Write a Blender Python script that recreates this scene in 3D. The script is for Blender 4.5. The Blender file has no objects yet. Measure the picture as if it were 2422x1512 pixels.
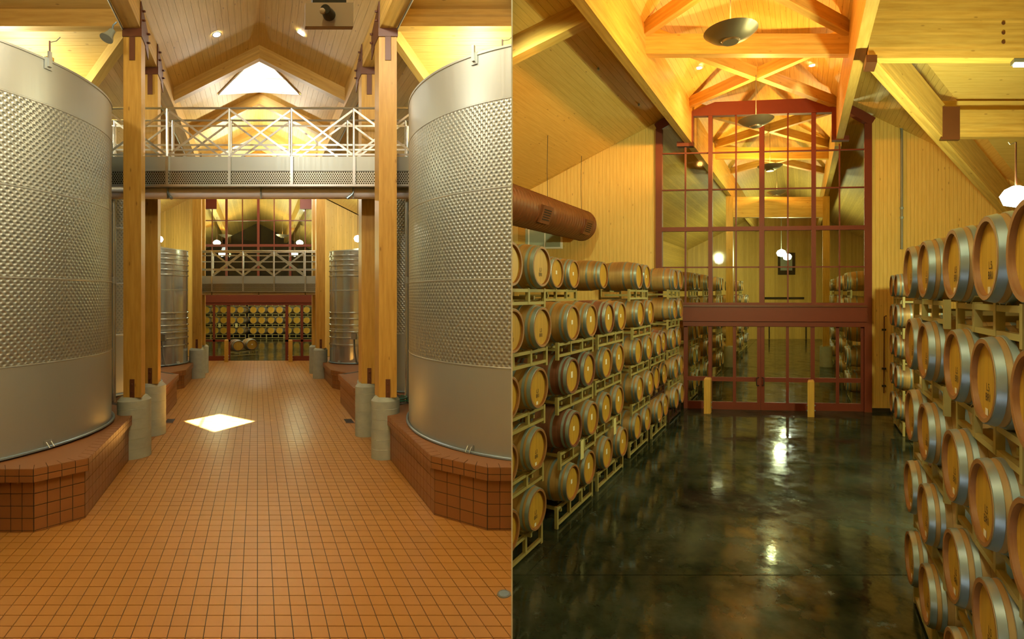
import bpy, bmesh, math, random
from mathutils import Vector, Matrix
random.seed(7)
scene = bpy.context.scene
COL = scene.collection
# ------------------------------------------------------------------ camera
F, CX, HY = 1200.0, 1211.0, 700.0          # focal length and horizon in pixels of the 2422 x 1512 frame
ZC = 3.1                                    # camera height over the tiled floor
cam_d = bpy.data.cameras.new('camera'); cam = bpy.data.objects.new('camera', cam_d); COL.objects.link(cam)
cam.location = (0, 0, ZC); cam.rotation_euler = (math.radians(90), 0, 0)
cam_d.sensor_width = 36; cam_d.lens = 36 * F / 2422; cam_d.shift_y = -(756 - HY) / 2422
cam_d.clip_start = 0.02; cam_d.clip_end = 200
scene.camera = cam
# ------------------------------------------------------------------ world, sun, exposure
scene.view_settings.view_transform = 'Standard'; scene.view_settings.look = 'None'
scene.view_settings.gamma = 1; scene.view_settings.use_curve_mapping = False
scene.view_settings.exposure = 0.15
scene.cycles.caustics_reflective = False; scene.cycles.caustics_refractive = False; scene.cycles.sample_clamp_indirect = 3.0; scene.cycles.sample_clamp_direct = 10.0; scene.cycles.max_bounces = 8; scene.cycles.glossy_bounces = 3; scene.cycles.diffuse_bounces = 4; scene.cycles.adaptive_threshold = 0.02
w = bpy.data.worlds.new('world'); scene.world = w; w.use_nodes = True
bg = w.node_tree.nodes['Background']; bg.inputs[0].default_value = (1.0, 0.97, 0.92, 1); bg.inputs[1].default_value = 7.0
# two halls meet at an added oblique partition; each runs along its own axis: hall coordinates are
# u = across, d = along, z = above its own floor
AL, SL = (609 - CX) / F, -(711 - HY) / F
AR, SR = (1900 - CX) / F, (HY - 690) / F
HL_, HR_ = 3.1, 3.7
def L(u, d, z): return Vector((u + d * AL, d, z + d * SL))
def R(u, d, z): return Vector((u + d * AR, d, z - (HR_ - ZC) + d * SR))
def uL(x, d): return (x - 609) * d / F
def zL(y, d): return HL_ - (y - 711) * d / F
def dL(y, z=0): return (HL_ - z) * F / (y - 711)
def uR(x, d): return (x - 1900) * d / F
def zR(y, d): return HR_ - (y - 690) * d / F
def dR(y, z=0): return (HR_ - z) * F / (y - 690)
sun_vec = (L(-1.10, 12.83, 0) - L(0, 15.63, 10.7)).normalized()
sd = bpy.data.lights.new('sun', 'SUN'); sd.energy = 130; sd.angle = 0.009; sd.color = (1, 0.95, 0.86)
so = bpy.data.objects.new('sun', sd); COL.objects.link(so); so.location = L(0, 16, 14)
so.rotation_euler = sun_vec.to_track_quat('-Z', 'Y').to_euler()
def lamp(kind, p, power, color, size=0.15, spot=None, blend=0.5, aim=None, name='lamp_light'):
    ld = bpy.data.lights.new(name, kind); ld.energy = power; ld.color = color
    if kind in ('POINT', 'SPOT'): ld.shadow_soft_size = size
    if kind == 'SPOT': ld.spot_size = math.radians(spot or 100); ld.spot_blend = blend
    if kind == 'AREA': ld.size = size
    o = bpy.data.objects.new(name, ld); COL.objects.link(o); o.location = p
    if aim is not None: o.rotation_euler = Vector(aim).to_track_quat('-Z', 'Y').to_euler()
    return o
# unseen lights: fill added in the naves, lamps inferred over the aisles
WARM, GREEN, AMBER = (1.0, 0.95, 0.80), (0.95, 1.0, 0.47), (1.0, 0.43, 0.09)
LIGHTS = dict(nave_l=330, aisle_l=560, nave_r=25, aisle_r=520)
for d in (2.0, 6.5): lamp('POINT', L(0.05, d, 9.2), LIGHTS['nave_l'], WARM, 0.3)  # added fill for the tank hall, no fixtures
for d, k in ((18.8, 1.0), (23.6, 1.0)): lamp('POINT', L(0.05, d, 8.25), LIGHTS['nave_l'] * k, WARM, 0.12)  # added fill for the far end, hidden behind the near catwalk deck
for u, d in ((-4.2, 5.0), (2.2, 5.0)): lamp('POINT', L(u, d, 8.0), LIGHTS['aisle_l'] * .5, WARM, 0.3)
for u, d in ((-5.4, 10.6), (4.6, 10.6)): lamp('POINT', L(u, d, 7.75), LIGHTS['aisle_l'] * .35, (1.0, 0.95, 0.66), 0.25)
for d in (0.5,): lamp('POINT', R(-1.25, d, 8.2), LIGHTS['nave_r'], GREEN, 0.3)  # weak added fill over the barrel hall
for u, d, z, k in ((-.7, 4.2, 8.0, .80), (-.9, 1.2, 8.0, .40)): lamp('SPOT', R(u, d, z), LIGHTS['aisle_r'] * k, GREEN, 0.12, 140, .5, (0.05, .12, -1))

lamp('SPOT', R(-4.25, 8.0, 8.55), 620, GREEN, 0.15, 84, 0.6, R(-5.8, 15.8, 3.2) - R(-4.25, 8.0, 8.55))
# ------------------------------------------------------------------ mesh builder
SIDE = ['L']
OBJ_SIDE = {}
WLOC = {}
class B:
    def __init__(s): s.v = []; s.f = []; s.uv = []; s.m = []; s.sm = []
    def face(s, pts, mat=0, uv=None, smooth=False):
        i = len(s.v); pts = [Vector(p) for p in pts]; s.v += pts; s.f.append(list(range(i, i + len(pts)))); s.m.append(mat); s.sm.append(smooth)
        if uv is None:
            n = len(pts); e = max(((pts[(k + 1) % n] - pts[k]) for k in range(n)), key=lambda q: q.length)
            if e.length < 1e-9: e = Vector((1, 0, 0))
            ux = e.normalized(); nn = Vector((0, 0, 0))
            for k in range(1, n - 1): nn += (pts[k] - pts[0]).cross(pts[k + 1] - pts[0])
            nn = nn.normalized() if nn.length > 1e-12 else Vector((0, 0, 1))
            vx = nn.cross(ux); o0 = s.uvo if hasattr(s, 'uvo') else (0, 0)
            uv = [((p - pts[0]).dot(ux) + o0[0], (p - pts[0]).dot(vx) + o0[1]) for p in pts]
        s.uv.append(uv); return s
    def hexa(s, c, mat=0, skip=()):
        s.uvo = (random.uniform(0, 50), random.uniform(0, 50))
        for k, q in enumerate(((0, 3, 2, 1), (4, 5, 6, 7), (0, 1, 5, 4), (1, 2, 6, 5), (2, 3, 7, 6), (3, 0, 4, 7))):
            if k not in skip: s.face([c[i] for i in q], mat)
        return s
    def box(s, H, u0, u1, d0, d1, z0, z1, mat=0, skip=()):
        c = [H(u0, d0, z0), H(u1, d0, z0), H(u1, d1, z0), H(u0, d1, z0), H(u0, d0, z1), H(u1, d0, z1), H(u1, d1, z1), H(u0, d1, z1)]
        return s.hexa(c, mat, skip)
    def bar(s, p0, p1, w, h, up=(0, 0, 1), mat=0):
        p0, p1 = Vector(p0), Vector(p1); t = (p1 - p0).normalized(); sd_ = t.cross(Vector(up))
        if sd_.length < 1e-6: sd_ = t.cross(Vector((0, 1, 0)))
        sd_.normalize(); u = sd_.cross(t).normalized(); a, b = sd_ * w / 2, u * h / 2
        return s.hexa([p0 - a - b, p0 + a - b, p1 + a - b, p1 - a - b, p0 - a + b, p0 + a + b, p1 + a + b, p1 - a + b], mat)
    def tube(s, pts, r, n=8, mat=0, closed=False):
        pts = [Vector(p) for p in pts]; rings = []; N = len(pts); prev = None
        for i, p in enumerate(pts):
            t = (pts[(i + 1) % N] - pts[i - 1]) if closed else (pts[min(i + 1, N - 1)] - pts[max(i - 1, 0)])
            t = t.normalized() if t.length > 1e-9 else Vector((0, 0, 1))
            a = prev if prev is not None else (Vector((0, 0, 1)) if abs(t.z) < .9 else Vector((1, 0, 0)))
            a = (a - t * a.dot(t)).normalized(); prev = a; b = t.cross(a)
            rr = r[i] if isinstance(r, (list, tuple)) else r
            rings.append([p + (a * math.cos(k * 2 * math.pi / n) + b * math.sin(k * 2 * math.pi / n)) * rr for k in range(n)])
        M = N if closed else N - 1
        for i in range(M):
            q = rings[(i + 1) % N]
            for k in range(n): s.face([rings[i][k], rings[i][(k + 1) % n], q[(k + 1) % n], q[k]], mat, smooth=True)
        if not closed: s.face(rings[0][::-1], mat); s.face(rings[-1], mat)
        return s
    def lathe(s, prof, c, n=32, mat=0, axis='z', a0=0.0, a1=2 * math.pi, smooth=True, vy=None):
        # prof: (radius, height); axis z or y; uv in metres
        c = Vector(c)
        def P(r, h, a):
            if axis == 'z': return c + Vector((r * math.cos(a), r * math.sin(a), h))
            return c + Vector((r * math.cos(a), h, r * math.sin(a)))
        full = abs(a1 - a0 - 2 * math.pi) < 1e-6
        R0 = max(p[0] for p in prof); acc = [0]
        for i in range(1, len(prof)): acc.append(acc[-1] + math.hypot(prof[i][0] - prof[i - 1][0], prof[i][1] - prof[i - 1][1]))
        for i in range(len(prof) - 1):
            (r0, h0), (r1, h1) = prof[i], prof[i + 1]
            for k in range(n):
                x, y = a0 + (a1 - a0) * k / n, a0 + (a1 - a0) * (k + 1) / n
                q = [P(r0, h0, x), P(r0, h0, y), P(r1, h1, y), P(r1, h1, x)]
                uv = [(x * R0, acc[i]), (y * R0, acc[i]), (y * R0, acc[i + 1]), (x * R0, acc[i + 1])]
                if axis == 'y': q.reverse(); uv.reverse()
                if r0 < 1e-6 or r1 < 1e-6:
                    keep = []
                    for j, p in enumerate(q):
                        if all((p - q[m]).length > 1e-9 for m in keep): keep.append(j)
                    q = [q[j] for j in keep]; uv = [uv[j] for j in keep]
                if len(q) >= 3: s.face(q, mat, uv, smooth)
        return s
    def mesh(s, name, off, mats, weld=True):
        me = bpy.data.meshes.new(name)
        vs = s.v; idx = {}; vl = []; fl = []
        if weld:
            for f in s.f:
                g = []
                for i in f:
                    k = (round(vs[i].x, 5), round(vs[i].y, 5), round(vs[i].z, 5))
                    j = idx.get(k)
                    if j is None: j = idx[k] = len(vl); vl.append(vs[i] - off)
                    g.append(j)
                fl.append(g)
        else: vl = [v - off for v in vs]; fl = s.f
        me.from_pydata(vl, [], fl)
        uvl = me.uv_layers.new(name='UVMap'); flat = [c for uv in s.uv for p in uv for c in p]
        if len(flat) == 2 * len(me.loops): uvl.data.foreach_set('uv', flat)
        for m in mats: me.materials.append(m)
        me.polygons.foreach_set('material_index', s.m); me.polygons.foreach_set('use_smooth', s.sm); me.update()
        if any(s.sm): me.set_sharp_from_angle(angle=math.radians(34))
        return me
    def build(s, name, mats, parent=None, local=False, weld=True):
        if not isinstance(mats, (list, tuple)): mats = [mats]
        if local: off = Vector((0, 0, 0)); loc = Vector((0, 0, 0))
        else:
            n = len(s.v); off = Vector((sum(v.x for v in s.v) / n, sum(v.y for v in s.v) / n, min(v.z for v in s.v)))
            loc = off - (WLOC[parent.name] if parent else Vector((0, 0, 0)))
        o = bpy.data.objects.new(name, s.mesh(name, off, mats, weld)); COL.objects.link(o); o.location = loc
        if parent: o.parent = parent
        WLOC[o.name] = off; OBJ_SIDE[o.name] = SIDE[0]
        return o
def tag(o, label=None, cat=None, group=None, kind=None):
    if label: o['label'] = label
    if cat: o['category'] = cat
    if group: o['group'] = group
    if kind: o['kind'] = kind
    return o
def thing(name, label, cat, loc, rz=0.0, group=None):
    o = bpy.data.objects.new(name, None); COL.objects.link(o); o.location = loc; o.rotation_euler = (0, 0, rz); o.empty_display_size = .1
    WLOC[o.name] = Vector(loc); OBJ_SIDE[o.name] = SIDE[0]; tag(o, label, cat, group); return o
def struct(o, label=None): o['kind'] = 'structure'; (label and tag(o, label)); return o
def sbox(name, H, u0, u1, d0, d1, z0, z1, mat, parent=None): return B().box(H, u0, u1, d0, d1, z0, z1).build(name, mat, parent)

# ------------------------------------------------------------------ materials
def newmat(name):
    m = bpy.data.materials.new(name); m.use_nodes = True; nt = m.node_tree; return m, nt, nt.nodes['Principled BSDF']
def N(nt, typ, **kw):
    n = nt.nodes.new(typ)
    for k, v in kw.items():
        if k[0] == 'i' and k[1:].isdigit(): n.inputs[int(k[1:])].default_value = v
        else: setattr(n, k, v)
    return n
def lk(nt, a, b): nt.links.new(a, b)
def math_(nt, op, a, b=None, c=None):
    n = nt.nodes.new('ShaderNodeMath'); n.operation = op
    for i, x in enumerate((a, b, c)):
        if x is None: continue
        if isinstance(x, (int, float)): n.inputs[i].default_value = x
        else: nt.links.new(x, n.inputs[i])
    return n.outputs[0]
def mixc(nt, fac, a, b, mode='MIX'):
    n = nt.nodes.new('ShaderNodeMix'); n.data_type = 'RGBA'; n.blend_type = mode
    for i, x in ((0, fac), (6, a), (7, b)):
        if isinstance(x, (int, float)): n.inputs[i].default_value = x
        elif isinstance(x, tuple): n.inputs[i].default_value = x if len(x) == 4 else (*x, 1)
        else: nt.links.new(x, n.inputs[i])
    return n.outputs[2]
def uvxy(nt):
    u = nt.nodes.new('ShaderNodeUVMap'); s = nt.nodes.new('ShaderNodeSeparateXYZ'); lk(nt, u.outputs[0], s.inputs[0]); return u.outputs[0], s.outputs[0], s.outputs[1]
def scaled(nt, vec, sx, sy, sz=1.0):
    m = nt.nodes.new('ShaderNodeMapping'); lk(nt, vec, m.inputs[0]); m.inputs['Scale'].default_value = (sx, sy, sz); return m.outputs[0]
def noise(nt, vec, scale=1, detail=3, rough=.55):
    n = nt.nodes.new('ShaderNodeTexNoise'); lk(nt, vec, n.inputs['Vector']); n.inputs['Scale'].default_value = scale; n.inputs['Detail'].default_value = detail; n.inputs['Roughness'].default_value = rough; return n.outputs[0]
def ramp(nt, fac, stops):
    r = nt.nodes.new('ShaderNodeValToRGB'); lk(nt, fac, r.inputs[0]); e = r.color_ramp.elements
    while len(e) < len(stops): e.new(0.5)
    for k, (p, c) in enumerate(stops): e[k].position = p; e[k].color = (*c, 1)
    return r.outputs[0]
def hsv(nt, col, val):
    h = nt.nodes.new('ShaderNodeHueSaturation'); lk(nt, col, h.inputs['Color']); lk(nt, val, h.inputs['Value']); return h.outputs[0]
def plain(name, c, rough=.5, metal=0, var=0, bump=0, nscale=8):
    m, nt, p = newmat(name); p.inputs['Roughness'].default_value = rough; p.inputs['Metallic'].default_value = metal
    tc = N(nt, 'ShaderNodeTexCoord'); n = noise(nt, tc.outputs['Object'], nscale, 4)
    v = math_(nt, 'MULTIPLY_ADD', n, 2 * max(var, .04), 1 - max(var, .04))
    rgb = N(nt, 'ShaderNodeRGB'); rgb.outputs[0].default_value = (*c, 1)
    lk(nt, hsv(nt, rgb.outputs[0], v), p.inputs['Base Color'])
    if bump:
        b = N(nt, 'ShaderNodeBump'); b.inputs['Strength'].default_value = bump; b.inputs['Distance'].default_value = .01; lk(nt, n, b.inputs['Height']); lk(nt, b.outputs[0], p.inputs['Normal'])
    return m
def emis(name, c, s):
    m, nt, p = newmat(name); p.inputs['Emission Color'].default_value = (*c, 1); p.inputs['Emission Strength'].default_value = s; p.inputs['Base Color'].default_value = (.8, .8, .8, 1); return m
def wood(name, c1, c2, rough=.5, lam=0, plank=0, knots=1, grain=24, vary=.16):
    m, nt, p = newmat(name); uv, x, y = uvxy(nt); p.inputs['Roughness'].default_value = rough
    rnd = N(nt, 'ShaderNodeNewGeometry').outputs['Random Per Island']
    g = noise(nt, scaled(nt, uv, 1.3, grain), 1, 5, .6)
    col = ramp(nt, g, [(.30, c2), (.70, c1)])
    if lam or plank:
        wd = lam or plank; row = math_(nt, 'FLOOR', math_(nt, 'DIVIDE', y, wd))
        wn = N(nt, 'ShaderNodeTexWhiteNoise', noise_dimensions='1D'); lk(nt, row, wn.inputs['W'])
        col = hsv(nt, col, math_(nt, 'MULTIPLY_ADD', wn.outputs[0], .22, .88))
        if plank:
            fr = math_(nt, 'ABSOLUTE', math_(nt, 'SUBTRACT', math_(nt, 'FRACT', math_(nt, 'DIVIDE', y, wd)), .5))
            j = math_(nt, 'GREATER_THAN', fr, .47); col = mixc(nt, math_(nt, 'MULTIPLY', j, .45), col, tuple(k * .35 for k in c2))
    if knots:
        vo = N(nt, 'ShaderNodeTexVoronoi'); lk(nt, scaled(nt, uv, 2.0, 5.5), vo.inputs['Vector']); vo.inputs['Scale'].default_value = 1.0
        kn = N(nt, 'ShaderNodeMapRange', interpolation_type='SMOOTHSTEP'); lk(nt, vo.outputs[0], kn.inputs[0]); kn.inputs[1].default_value = .04; kn.inputs[2].default_value = .12; kn.inputs[3].default_value = 1; kn.inputs[4].default_value = 0
        col = mixc(nt, math_(nt, 'MULTIPLY', kn.outputs[0], .75 * knots), col, (c2[0] * .35, c2[1] * .25, c2[2] * .2))
    col = hsv(nt, col, math_(nt, 'MULTIPLY_ADD', rnd, 2 * vary, 1 - vary)); lk(nt, col, p.inputs['Base Color'])
    b = N(nt, 'ShaderNodeBump'); b.inputs['Strength'].default_value = .12; b.inputs['Distance'].default_value = .01; lk(nt, g, b.inputs['Height']); lk(nt, b.outputs[0], p.inputs['Normal'])
    return m
def tilemat(name, c, rough=.2):
    m, nt, p = newmat(name); tc = N(nt, 'ShaderNodeTexCoord'); ge = N(nt, 'ShaderNodeNewGeometry')
    rnd = ge.outputs['Random Per Island']; n = noise(nt, ge.outputs['Position'], 1.1, 4); n2 = noise(nt, ge.outputs['Position'], 9, 3)
    rgb = N(nt, 'ShaderNodeRGB'); rgb.outputs[0].default_value = (*c, 1)
    v = math_(nt, 'ADD', math_(nt, 'MULTIPLY_ADD', rnd, .12, .86), math_(nt, 'MULTIPLY_ADD', n, .12, .02))
    lk(nt, hsv(nt, rgb.outputs[0], v), p.inputs['Base Color'])
    r = math_(nt, 'MULTIPLY_ADD', n, .02, rough); lk(nt, r, p.inputs['Roughness'])
    b = N(nt, 'ShaderNodeBump'); b.inputs['Strength'].default_value = .04; b.inputs['Distance'].default_value = .01; lk(nt, n2, b.inputs['Height']); lk(nt, b.outputs[0], p.inputs['Normal'])
    return m
def steel(name, c, rough, dimple=0.0, pitch=.062, metal=1.0):
    m, nt, p = newmat(name); p.inputs['Metallic'].default_value = metal; p.inputs['Base Color'].default_value = (*c, 1)
    uv, x, y = uvxy(nt); g = noise(nt, scaled(nt, uv, 30, .7), 1, 3)
    lk(nt, math_(nt, 'MULTIPLY_ADD', g, .16, rough - .08), p.inputs['Roughness'])
    if dimple:
        def cell(ox, oy):
            fx = math_(nt, 'SUBTRACT', math_(nt, 'FRACT', math_(nt, 'ADD', math_(nt, 'DIVIDE', x, pitch), ox)), .5)
            fy = math_(nt, 'SUBTRACT', math_(nt, 'FRACT', math_(nt, 'ADD', math_(nt, 'DIVIDE', y, pitch * 1.25), oy)), .5)
            return math_(nt, 'SQRT', math_(nt, 'ADD', math_(nt, 'MULTIPLY', fx, fx), math_(nt, 'MULTIPLY', math_(nt, 'MULTIPLY', fy, fy), 1.5)))
        dd = math_(nt, 'MINIMUM', cell(0, 0), cell(.5, .5))
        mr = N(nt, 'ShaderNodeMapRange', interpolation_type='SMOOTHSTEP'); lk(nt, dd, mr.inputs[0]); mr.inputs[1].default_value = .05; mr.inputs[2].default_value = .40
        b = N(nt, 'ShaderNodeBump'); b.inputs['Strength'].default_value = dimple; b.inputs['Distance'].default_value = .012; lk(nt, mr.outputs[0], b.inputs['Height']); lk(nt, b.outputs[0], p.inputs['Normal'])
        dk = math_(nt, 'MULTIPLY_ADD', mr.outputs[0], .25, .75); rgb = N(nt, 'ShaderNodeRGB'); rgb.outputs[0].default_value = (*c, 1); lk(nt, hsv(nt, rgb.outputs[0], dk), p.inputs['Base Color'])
    return m
def glassmat(name, tint, gl):
    m, nt, p = newmat(name); nt.nodes.remove(p); out = nt.nodes['Material Output']
    t = N(nt, 'ShaderNodeBsdfTransparent'); t.inputs[0].default_value = (*tint, 1); g = N(nt, 'ShaderNodeBsdfGlossy'); g.inputs['Roughness'].default_value = .03
    fr = N(nt, 'ShaderNodeLayerWeight'); fr.inputs[0].default_value = .25
    mx = N(nt, 'ShaderNodeMixShader'); lk(nt, math_(nt, 'MULTIPLY_ADD', fr.outputs[0], .3, gl), mx.inputs[0]); lk(nt, t.outputs[0], mx.inputs[1]); lk(nt, g.outputs[0], mx.inputs[2]); lk(nt, mx.outputs[0], out.inputs[0]); return m
def wetfloor(name):
    m, nt, p = newmat(name); ge = N(nt, 'ShaderNodeNewGeometry'); P = ge.outputs['Position']
    a = noise(nt, P, .55, 7, .66); b2 = noise(nt, P, 2.6, 6, .7); c = noise(nt, P, .23, 3)
    col = ramp(nt, a, [(.34, (.003, .005, .003)), (.50, (.016, .021, .014)), (.68, (.045, .056, .042))])
    col = mixc(nt, math_(nt, 'MULTIPLY', ramp_f(nt, b2, .60, .72), .55), col, (.075, .092, .085))
    col = mixc(nt, math_(nt, 'MULTIPLY', ramp_f(nt, c, .54, .68), .22), col, (.07, .04, .016))
    lk(nt, col, p.inputs['Base Color'])
    lk(nt, math_(nt, 'MULTIPLY_ADD', ramp_f(nt, b2, .38, .74), .17, .06), p.inputs['Roughness']); lk(nt, math_(nt, 'MULTIPLY_ADD', ramp_f(nt, noise(nt, P, 1.7, 7, .7), .36, .64), .5, .06), p.inputs['Specular IOR Level'])
    bn = N(nt, 'ShaderNodeBump'); bn.inputs['Strength'].default_value = .10; bn.inputs['Distance'].default_value = .02; lk(nt, noise(nt, P, 3.2, 3), bn.inputs['Height']); lk(nt, bn.outputs[0], p.inputs['Normal'])
    return m
def ramp_f(nt, v, a, b):
    n = N(nt, 'ShaderNodeMapRange', interpolation_type='SMOOTHSTEP'); lk(nt, v, n.inputs[0]); n.inputs[1].default_value = a; n.inputs[2].default_value = b; return n.outputs[0]
M = {}
M['pine'] = wood('pine_boards', (.72, .51, .15), (.60, .39, .09), .55, knots=.8, vary=.07)
M['pine_far'] = wood('pine_boards_far', (.68, .47, .13), (.56, .36, .075), .55, plank=.13, knots=.6, vary=0)
M['glulam'] = wood('glulam_beam', (.64, .42, .11), (.50, .29, .055), .5, lam=.045, knots=.7, grain=14, vary=.06)
M['column'] = wood('fir_column', (.58, .34, .06), (.42, .22, .028), .45, knots=.8, grain=16, vary=.05)
M['post'] = wood('bollard_timber', (.52, .31, .06), (.40, .21, .03), .5, knots=.4, vary=.05)
M['oak'] = wood('oak_staves', (.46, .31, .12), (.33, .205, .07), .5, plank=.09, knots=0, grain=12, vary=.2)
M['oak_head'] = wood('oak_head', (.56, .34, .045), (.46, .25, .025), .45, plank=.095, knots=.15, grain=10, vary=.14)
M['oak_old'] = wood('stained_oak', (.22, .085, .045), (.12, .04, .02), .6, plank=.09, knots=0, vary=.1)
M['tile'] = tilemat('terracotta_tile', (.41, .185, .036), .285)
M['tile_p'] = tilemat('plinth_tile', (.235, .095, .028), .38)
_m, _nt, _p = newmat('skylight_diffuser'); _t = N(_nt, 'ShaderNodeBsdfTranslucent'); _t.inputs[0].default_value = (.95, .94, .92, 1); _mx = N(_nt, 'ShaderNodeMixShader'); _mx.inputs[0].default_value = .8
_p.inputs['Base Color'].default_value = (.9, .9, .88, 1); lk(_nt, _p.outputs[0], _mx.inputs[1]); lk(_nt, _t.outputs[0], _mx.inputs[2]); lk(_nt, _mx.outputs[0], _nt.nodes['Material Output'].inputs[0]); M['diffuser'] = _m
M['chime'] = wood('oak_end_grain', (.34, .17, .06), (.22, .095, .03), .55, knots=0, vary=.12)
M['grout'] = plain('dark_grout', (.045, .032, .018), .8, var=.2)
M['concrete'] = plain('pier_concrete', (.33, .35, .26), .85, var=.22, bump=.25, nscale=5)
M['redsteel'] = plain('rust_red_steel', (.105, .032, .010), .45, var=.1)
M['redframe'] = plain('oxide_red_frame', (.125, .018, .004), .6, var=.08)
M['steel'] = steel('brushed_stainless', (.45, .49, .45), .40, metal=.7)
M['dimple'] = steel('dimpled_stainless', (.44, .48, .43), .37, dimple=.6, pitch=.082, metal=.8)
M['rib'] = steel('bright_stainless', (.56, .60, .57), .19, metal=.8)
M['galv'] = plain('galvanised_hoop', (.29, .39, .45), .36, metal=.65, var=.15, nscale=6)
M['hoop_dark'] = steel('dark_hoop', (.10, .13, .12), .4)
M['alum'] = steel('aluminium_rail', (.66, .68, .66), .33)
M['pipe'] = plain('pale_pipe', (.93, .90, .90), .32)
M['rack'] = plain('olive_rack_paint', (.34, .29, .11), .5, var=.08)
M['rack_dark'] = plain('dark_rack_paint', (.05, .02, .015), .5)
M['duct'] = plain('brown_duct', (.16, .05, .015), .45, var=.06)
M['black'] = plain('black_metal', (.012, .012, .012), .4)
M['white'] = plain('white_paint', (.93, .93, .92), .5)
M['paper'] = plain('white_paper', (.80, .78, .70), .7)
M['tagp'] = plain('yellow_tag', (.62, .58, .28), .7)
M['grey'] = plain('grey_conduit', (.20, .21, .18), .4, metal=.3)
M['horn'] = plain('horn_grey', (.22, .24, .17), .4)
M['louver'] = plain('louver_grey', (.30, .36, .30), .5)
M['bowl'] = steel('pewter_bowl', (.46, .37, .24), .42, metal=.75)
M['glass'] = glassmat('window_glass', (.93, .96, .90), .03)
M['wetfloor'] = wetfloor('wet_concrete')
M['pinkbox'] = plain('beige_box', (.36, .27, .22), .5)
M['hose'] = plain('green_hose', (.02, .16, .09), .4)
M['partition'] = plain('partition_paint', (.50, .36, .17), .6)
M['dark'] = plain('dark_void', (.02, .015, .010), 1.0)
M['ink'] = plain('stamp_ink', (.05, .035, .02), .7)
M['lamp_white'] = emis('lamp_white', (1, .97, .9), 14)
M['lamp_warm'] = emis('lamp_warm', (1, .62, .22), 6)
M['lamp_globe'] = emis('lamp_globe', (.92, 1, .92), 30)
M['bulb_tube'] = emis('tube_light', (.95, 1, .9), 8)

# planks: pieces of a boarded surface, each an object under its surface
def planks(parent, P, segs, b0, b1, wd, nrm, mat, thick=.018, gap=.006, joined=None):
    n = max(1, int(round((b1 - b0) / wd))); st = (b1 - b0) / n; nv = Vector(nrm)
    for i in range(n):
        x0, x1 = b0 + i * st + gap / 2, b0 + (i + 1) * st - gap / 2
        for (s0, s1) in zip(segs(x0), segs(x1)):
            if s0[1] - s0[0] < .03 and s1[1] - s1[0] < .03: continue
            c = [P(s0[0], x0), P(s0[1], x0), P(s1[1], x1), P(s1[0], x1)]
            bb = joined or B(); bb.hexa([p + nv * 0 for p in c] + [p + nv * thick for p in c])
            if joined is None: bb.build('plank', mat, parent)
# ================================================================== LEFT HALL (tanks)
SIDE[0] = 'L'
UC = .05
def zrl(u): return 10.1 - .5 * abs(u)
# ---- added partition parting the light of the halls; white edge draws the divider line
SIDE[0] = None
pw = B(); pw.hexa([Vector(p) for p in ((-.003, 2.62, -1.2), (.003, 2.62, -1.2), (.003, 60, -1.2), (-.003, 60, -1.2), (-.003, 2.62, 13), (.003, 2.62, 13), (.003, 60, 13), (-.003, 60, 13))])
wm = struct(pw.build('wall_added_partition', M['partition']))
tr = B(); tr.hexa([Vector(p) for p in ((-.0036, 2.60, -1.2), (.0030, 2.60, -1.2), (.0030, 2.62, -1.2), (-.0036, 2.62, -1.2), (-.0036, 2.60, 13), (.0030, 2.60, 13), (.0030, 2.62, 13), (-.0036, 2.62, 13))])
struct(tr.build('trim_1', M['white']))
SIDE[0] = 'L'
# added unseen shell keeping sky light out of both halls, open above the skylight
sx, sy = -7.8, 16.0
OBJ_SIDE_SHELL = []
SIDE[0] = None
def slab(n, x0, x1, y0, y1, z0, z1, m): return struct(B().hexa([Vector((x, y, z)) for z in (z0, z1) for x, y in ((x0, y0), (x1, y0), (x1, y1), (x0, y1))]).build(n, M[m]))
for a in ((-34, 36, -6, sy - 2.4), (-34, 36, sy + 2.4, 48), (-34, sx - 2.4, sy - 2.4, sy + 2.4), (sx + 2.4, 36, sy - 2.4, sy + 2.4)): slab('ceiling', *a, 14.4, 14.6, 'partition')  # added roof slabs of the shell, they stop stray sky light
for a in ((sx - 2.4, sx + 2.4, sy - 2.5, sy - 2.4), (sx - 2.4, sx + 2.4, sy + 2.4, sy + 2.5), (sx - 2.5, sx - 2.4, sy - 2.5, sy + 2.5), (sx + 2.4, sx + 2.5, sy - 2.5, sy + 2.5)): slab('wall_added_curb', *a, 11.0, 14.4, 'white')  # added white curb closing the shell round its opening
slab('wall_added_shell', -34, -33.8, -6, 48, -2, 14.4, 'partition'); slab('wall_added_shell', 35.8, 36, -6, 48, -2, 14.4, 'partition'); slab('wall_added_shell', -34, 36, 47.8, 48, -2, 14.4, 'partition')  # added side walls of the light-blocking shell
SIDE[0] = 'L'
# ---- floor: slab with grout, tiles laid on it
floor = struct(B().box(L, -11, 13, -5, 26.2, -.3, -.012).build('floor', M['grout']))
TS = .1665
cand = []
for i in range(int(26.15 / TS)):
    d0 = i * TS
    if d0 < 1.5: continue
    for k in range(-46, 76):
        u0 = k * TS
        if u0 + TS + d0 * AL > .2 or u0 < -7.6: continue
        if abs(u0) > 3.7 and 7.6 < d0 < 17 or (abs(u0) > 3.2 and 17.5 < d0 < 22.3): continue
        cand.append((i, k, d0, u0))
seen = [c for c in cand if c[2] > 4.5 and -609 / F * (c[2] + TS) < c[3] + TS and c[3] < 600 / F * (c[2] + TS)]
near = set((c[0], c[1]) for c in seen[:300])
rest = B(); g = .0045
for (i, k, d0, u0) in cand:
    one = (i, k) in near; b = B() if one else rest
    b.box(L, u0 + g, u0 + TS - g, d0 + g, d0 + TS - g, -.012, 0 + random.uniform(-.0008, .0008), skip=(0,))
    if one: b.build('tile', M['tile'], floor)
tag(rest.build('tile_field', M['tile'], floor), kind='stuff')
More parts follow.
